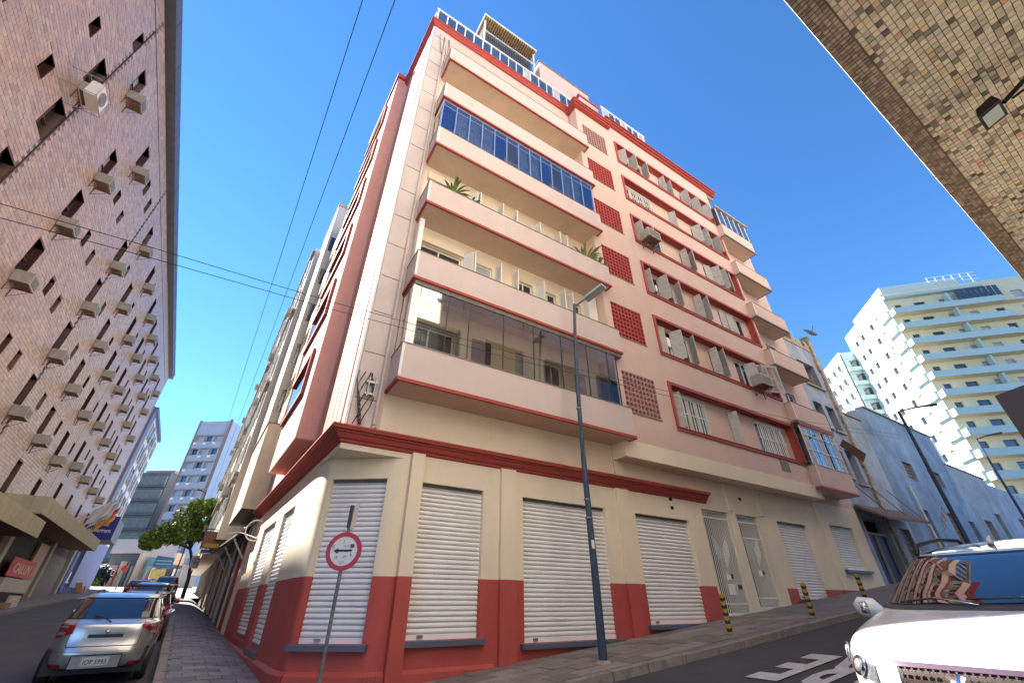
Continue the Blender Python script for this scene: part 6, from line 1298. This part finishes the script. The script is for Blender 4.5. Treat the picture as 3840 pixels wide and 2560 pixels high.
lamp('c', 'thin lamp post rising through the street tree at the end of the left street', 'L', 49, 0.45, gL(49), 8.3, (-0.3, 0.7), 0.06)
# ================================================================ WIRES
def wire(lab, f, pts, r=0.012, grp='overhead wires'):
    mb = MB(f).tube(pts, r, 5); o = mb.build('overhead_wire', black); tag(o, lab, 'wire', grp); return o
def sagw(p, q, s, n=24): return [tuple(np.array(p)*(1-i/n)+np.array(q)*(i/n)-np.array([0, 0, s*4*(i/n)*(1-i/n)])) for i in range(n+1)]
wire('upper of the two wires crossing from the brown block towards the balconies', 'R', [(-9, 7, 6.75), (-3.98, 7, 6.28), (-2.3, 7, 6.33), (0.32, 7, 6.36), (1.7, 7, 6.43), (4.3, 7, 6.5), (9.3, 7, 6.85), (16.85, 7, 7.5), (28, 7, 9.0)], 0.006)
wire('lower of the two wires crossing from the brown block towards the balconies', 'R', [(-9, 7, 6.45), (-3.98, 7, 6.05), (-2.3, 7, 6.14), (0.32, 7, 6.20), (1.7, 7, 6.27), (4.3, 7, 6.34), (9.3, 7, 6.7), (16.85, 7, 7.35), (28, 7, 8.8)], 0.006)
wire('right one of the two wires running high along the left street', 'L', sagw((-6, 0.0, 9.2), (60, 0.0, 9.4), 0.35), 0.007); wire('left one of the two wires running high along the left street', 'L', sagw((-6, 0.38, 9.2), (60, 0.45, 9.4), 0.3), 0.007)
# ================================================================ MAIN FACADE AIR CONDITIONERS
def wall_ac(lab, u, w, z): return ac_unit('air_conditioner', lab, 'R', (u, w, z), 'air conditioners on the pink facade', sx=0.85, sy=0.5, sz=0.5)
wall_ac('box air conditioner jutting out at the left end of an upper window row', 13.15, 8.79, 19.1-2.85); wall_ac('box air conditioner under the pushed out shutter leaf near the facade right end', 18.95, 8.79, 10.05)
# ================================================================ PLANTS
def leafcloud(name, m, parent, f, c, R, n, size, seed, shell=0.55, squash=(1, 1, 1), lumps=None):
    r = np.random.default_rng(seed); P = []; F = []; T = []
    L = lumps or [(0, 0, 0, 1)]
    for i in range(n):
        lx, ly, lz, lr = L[r.integers(len(L))]; d = r.normal(size=3); d /= np.linalg.norm(d); rr = lr*(shell+(1-shell)*r.random()**0.5)
        p = np.array([c[0]+R*(lx+d[0]*rr*squash[0]), c[1]+R*(ly+d[1]*rr*squash[1]), c[2]+R*(lz+d[2]*rr*squash[2])])
        a = r.normal(size=3); a /= np.linalg.norm(a); b = np.cross(a, r.normal(size=3)); b /= np.linalg.norm(b); s_ = size*(0.6+0.8*r.random()); k = len(P)
        for q in (-a*s_, b*s_*0.45, a*s_, -b*s_*0.45): P.append(tuple(p+q))
        F.append((k, k+1, k+2, k+3)); t_ = 0.7+0.6*r.random(); T += [(t_, t_, t_*0.8, 1)]*4
    mb = MB(f); mb.pts(P, F); mb.tint = T; return mb.build(name, m, parent)
palm = mat('palm_green', (0.20, 0.30, 0.10), 0.5, var=0.2, vs=6); palmy = mat('palm_yellow', (0.36, 0.42, 0.12), 0.5, var=0.2, vs=6)
leafg = mat('leaf_green', (0.17, 0.26, 0.05), 0.55, var=0.2, vs=1.5, attr=True, spec=0.4); leafy = mat('leaf_yellow_green', (0.24, 0.33, 0.05), 0.55, var=0.2, vs=2, attr=True); bark = mat('dark_bark', (0.05, 0.035, 0.03), 0.9, var=0.3, vs=8)
for m_ in (leafg, leafy):
    b_ = m_.node_tree.nodes['Principled BSDF']; b_.inputs['Transmission Weight'].default_value = 0.0; b_.inputs['Subsurface Weight'].default_value = 0.0
v = 50.0; zg = gL(v)
t = thing('street_tree', 'leaning street tree with bright green crown at the end of the left pavement', 'tree', 'L', (v, -0.65, zg))
tr = MB('L').tube([(v, -0.65, zg-0.1), (v, -0.6, zg+1.5), (v+0.1, -0.3, zg+3.0), (v, 0.3, zg+4.2), (v, 1.2, zg+5.3)], [0.17, 0.14, 0.12, 0.09, 0.04], 10)
for q in ((-0.6, 0.2, 6.3), (0.6, 1.8, 4.6), (-0.4, 2.6, 4.2), (0.3, -0.6, 6.6), (0.5, 0.9, 6.4)): tr.tube([(v, 0.05, zg+3.7), (v+q[0]*0.5, (q[1]+0.05)/2, zg+(3.7+q[2])/2+0.2), (v+q[0], q[1], zg+q[2])], [0.07, 0.05, 0.02], 6)
tr.build('trunk', bark, t)
leafcloud('crown', leafg, t, 'L', (v, 0.9, zg+5.1), 1.0, 6500, 0.16, 11, 0.25, (1, 1, 0.9), [(0, 0, 0, 1.4), (0.2, -1.0, 1.3, 1.2), (0, 1.3, -0.3, 1.15), (-0.3, 2.1, -0.9, 0.9), (0.4, 0.2, 1.2, 1.2), (0, -1.3, 2.3, 0.8), (0.3, -1.1, 0.0, 0.9), (-0.5, -0.3, 2.0, 0.85)])
t = thing('bright_bush', 'bright yellow green fronds beside the pink stall far down the left street', 'plant', 'M', (3.5, -2, 4))
mb = MB('M'); r_ = random.Random(5)
for i in range(60):
    x0 = 3.2+r_.uniform(-1.4, 1.6); z0 = 3.6+r_.uniform(0, 0.7); dx = r_.uniform(-1.2, 1.2); h_ = r_.uniform(1.0, 2.6); mb.tube([(x0, -2, z0), (x0+dx*0.4, -2.2, z0+h_), (x0+dx, -2.6, z0+h_*0.9), (x0+dx*1.5, -2.7, z0+h_*0.5)], [0.05, 0.10, 0.09, 0.02], 4)
mb.build('fronds', leafy, t); leafcloud('lower_leaves', leafy, t, 'M', (2.4, -2, 4.6), 1.0, 1200, 0.16, 5, 0.2, (2.0, 0.6, 0.9))
t = thing('hillside_bush', 'dense green bush below the mint tower at the right edge', 'tree', 'R', (70, 22, gR(70)))
MB('R').tube([(70, 22, 5), (70, 22, 14)], [0.4, 0.2], 8).build('trunk', bark, t)
leafcloud('crown', leafy, t, 'R', (69, 19, 16.2), 1.0, 5200, 0.33, 21, 0.3, (1, 1, 0.9), [(0, 0, 0, 3.0), (3, 1, 1.6, 2.6), (5, 2, -1.5, 3), (-2, -2, -2.2, 2.4), (2, -2, -3, 2.6), (7, 2, 2, 2.4)])
t = thing('dry_creeper', 'pale tangled creeper on the roof edge behind the crumbling building', 'plant', 'R', (29.5, 11, 12.5))
leafcloud('twigs', mat('pale_creeper', (0.50, 0.47, 0.42), 0.8, var=0.3, attr=True), t, 'R', (30.5, 12.5, 13.2), 1.0, 900, 0.14, 31, 0.1, (2.4, 1.5, 1.5))
mb = MB('R'); r_ = random.Random(9)
for i in range(26): x0 = 29.2+r_.uniform(0, 2.5); mb.tube([(x0, 11, 11.5), (x0+r_.uniform(-0.6, 0.6), 11.2, 12.8+r_.random()), (x0+r_.uniform(-1, 1), 11.2, 13.6+r_.random()*1.2)], 0.025, 4)
mb.build('stems', ston, t)
def potted(lab, u, w, z, kind, seed):
    t = thing('potted_plant', lab, 'plant', 'R', (u, w, z)); MB('R').tube([(u, w, z-0.25), (u, w, z-0.02)], [0.13, 0.17], 12).build('pot', capm, t); r = random.Random(seed); mb = MB('R')
    for i in range(kind[0]):
        a = r.uniform(0, 2*PI); ln_ = r.uniform(*kind[1]); P = []; F = []; n = 7
        for j in range(n+1):
            s_ = j/n; rad = ln_*s_*0.75; h_ = ln_*(s_*1.0-s_*s_*kind[2]); wd = 0.045*math.sin(PI*min(1, s_*0.9+0.1))
            x = u+rad*math.cos(a); y = w+rad*math.sin(a); P += [(x-wd*math.sin(a), y+wd*math.cos(a), z+h_), (x+wd*math.sin(a), y-wd*math.cos(a), z+h_)]
        F = [(2*j, 2*j+1, 2*j+3, 2*j+2) for j in range(n)]; mb.pts(P, F)
    mb.build('leaves', palm if kind[3] else palmy, t)
potted('dark green palm standing on the third balcony up near its left end', 3.1, 8.75, 12.98, (26, (0.5, 0.95), 0.75, 1), 2); potted('small trailing fern beside the palm on the third balcony', 3.8, 8.75, 12.9, (18, (0.35, 0.6), 0.8, 1), 4)
potted('tall yellow green palm at the right end of the third balcony', 8.9, 8.8, 12.95, (30, (0.7, 1.15), 0.6, 0), 6); potted('bushy pale green plant at the extreme right corner of the third balcony', 9.55, 8.75, 12.95, (40, (0.4, 0.8), 0.9, 0), 8)
# small litter and weeds at the kerb
t = thing('cardboard_debris', 'pale boards leaning on the far pavement at the left edge', 'debris', 'L', (36.5, 6.9, gL(36.5)))
MB('L').box(35.5, 37.6, 6.9, 7.0, gL(36.5), gL(36.5)+0.55).build('board', mat('pale_board', (0.50, 0.43, 0.33), 0.8, var=0.2), t); MB('L').box(35.0, 35.8, 6.8, 7.2, gL(36)-0.02, gL(36)+0.25).build('box', mat('cardboard', (0.30, 0.18, 0.10), 0.8), t)
t = thing('fruit_crates', 'heap of orange brown crates outside the blue door', 'crates', 'L', (61.5, 7.6, gL(61.5)))
for i in range(9): MB('L').box(60.5+0.55*(i % 4), 61.0+0.55*(i % 4), 7.2+0.1*(i % 3), 7.7+0.1*(i % 3), gL(61.5)+0.28*(i//4), gL(61.5)+0.26+0.28*(i//4)).build('crate', mat('crate_orange', (0.5, 0.24, 0.12), 0.7, var=0.3), t)
lit = MB('W'); r_ = random.Random(12)
for i in range(420):
    s_ = r_.uniform(60, 78) if i % 2 else r_.uniform(66, 88)
    if s_ > L_[-1]-0.5: continue
    try: p, d = at_len(s_)
    except Exception: continue
    q = np.array([-d[1], d[0]]); q = q if (q @ (np.array([2., 12.])-p)) > 0 else -q
    c = p+q*r_.uniform(0.1, 0.6)*(1 if r_.random() < 0.7 else -0.5); z = gh(*c)+(0.014 if (c-p) @ q > 0 else -0.115); a = r_.uniform(0, PI); l_ = r_.uniform(0.01, 0.035)
    lit.pts([(c[0]+l_*math.cos(a), c[1]+l_*math.sin(a), z), (c[0]-l_*math.sin(a)*0.5, c[1]+l_*math.cos(a)*0.5, z+0.012), (c[0]-l_*math.cos(a), c[1]-l_*math.sin(a), z+0.004)], [(0, 1, 2)])
lit.build('kerb_litter', mat('dry_litter', (0.22, 0.16, 0.10), 0.9, var=0.5, vs=30), None, kind='stuff')
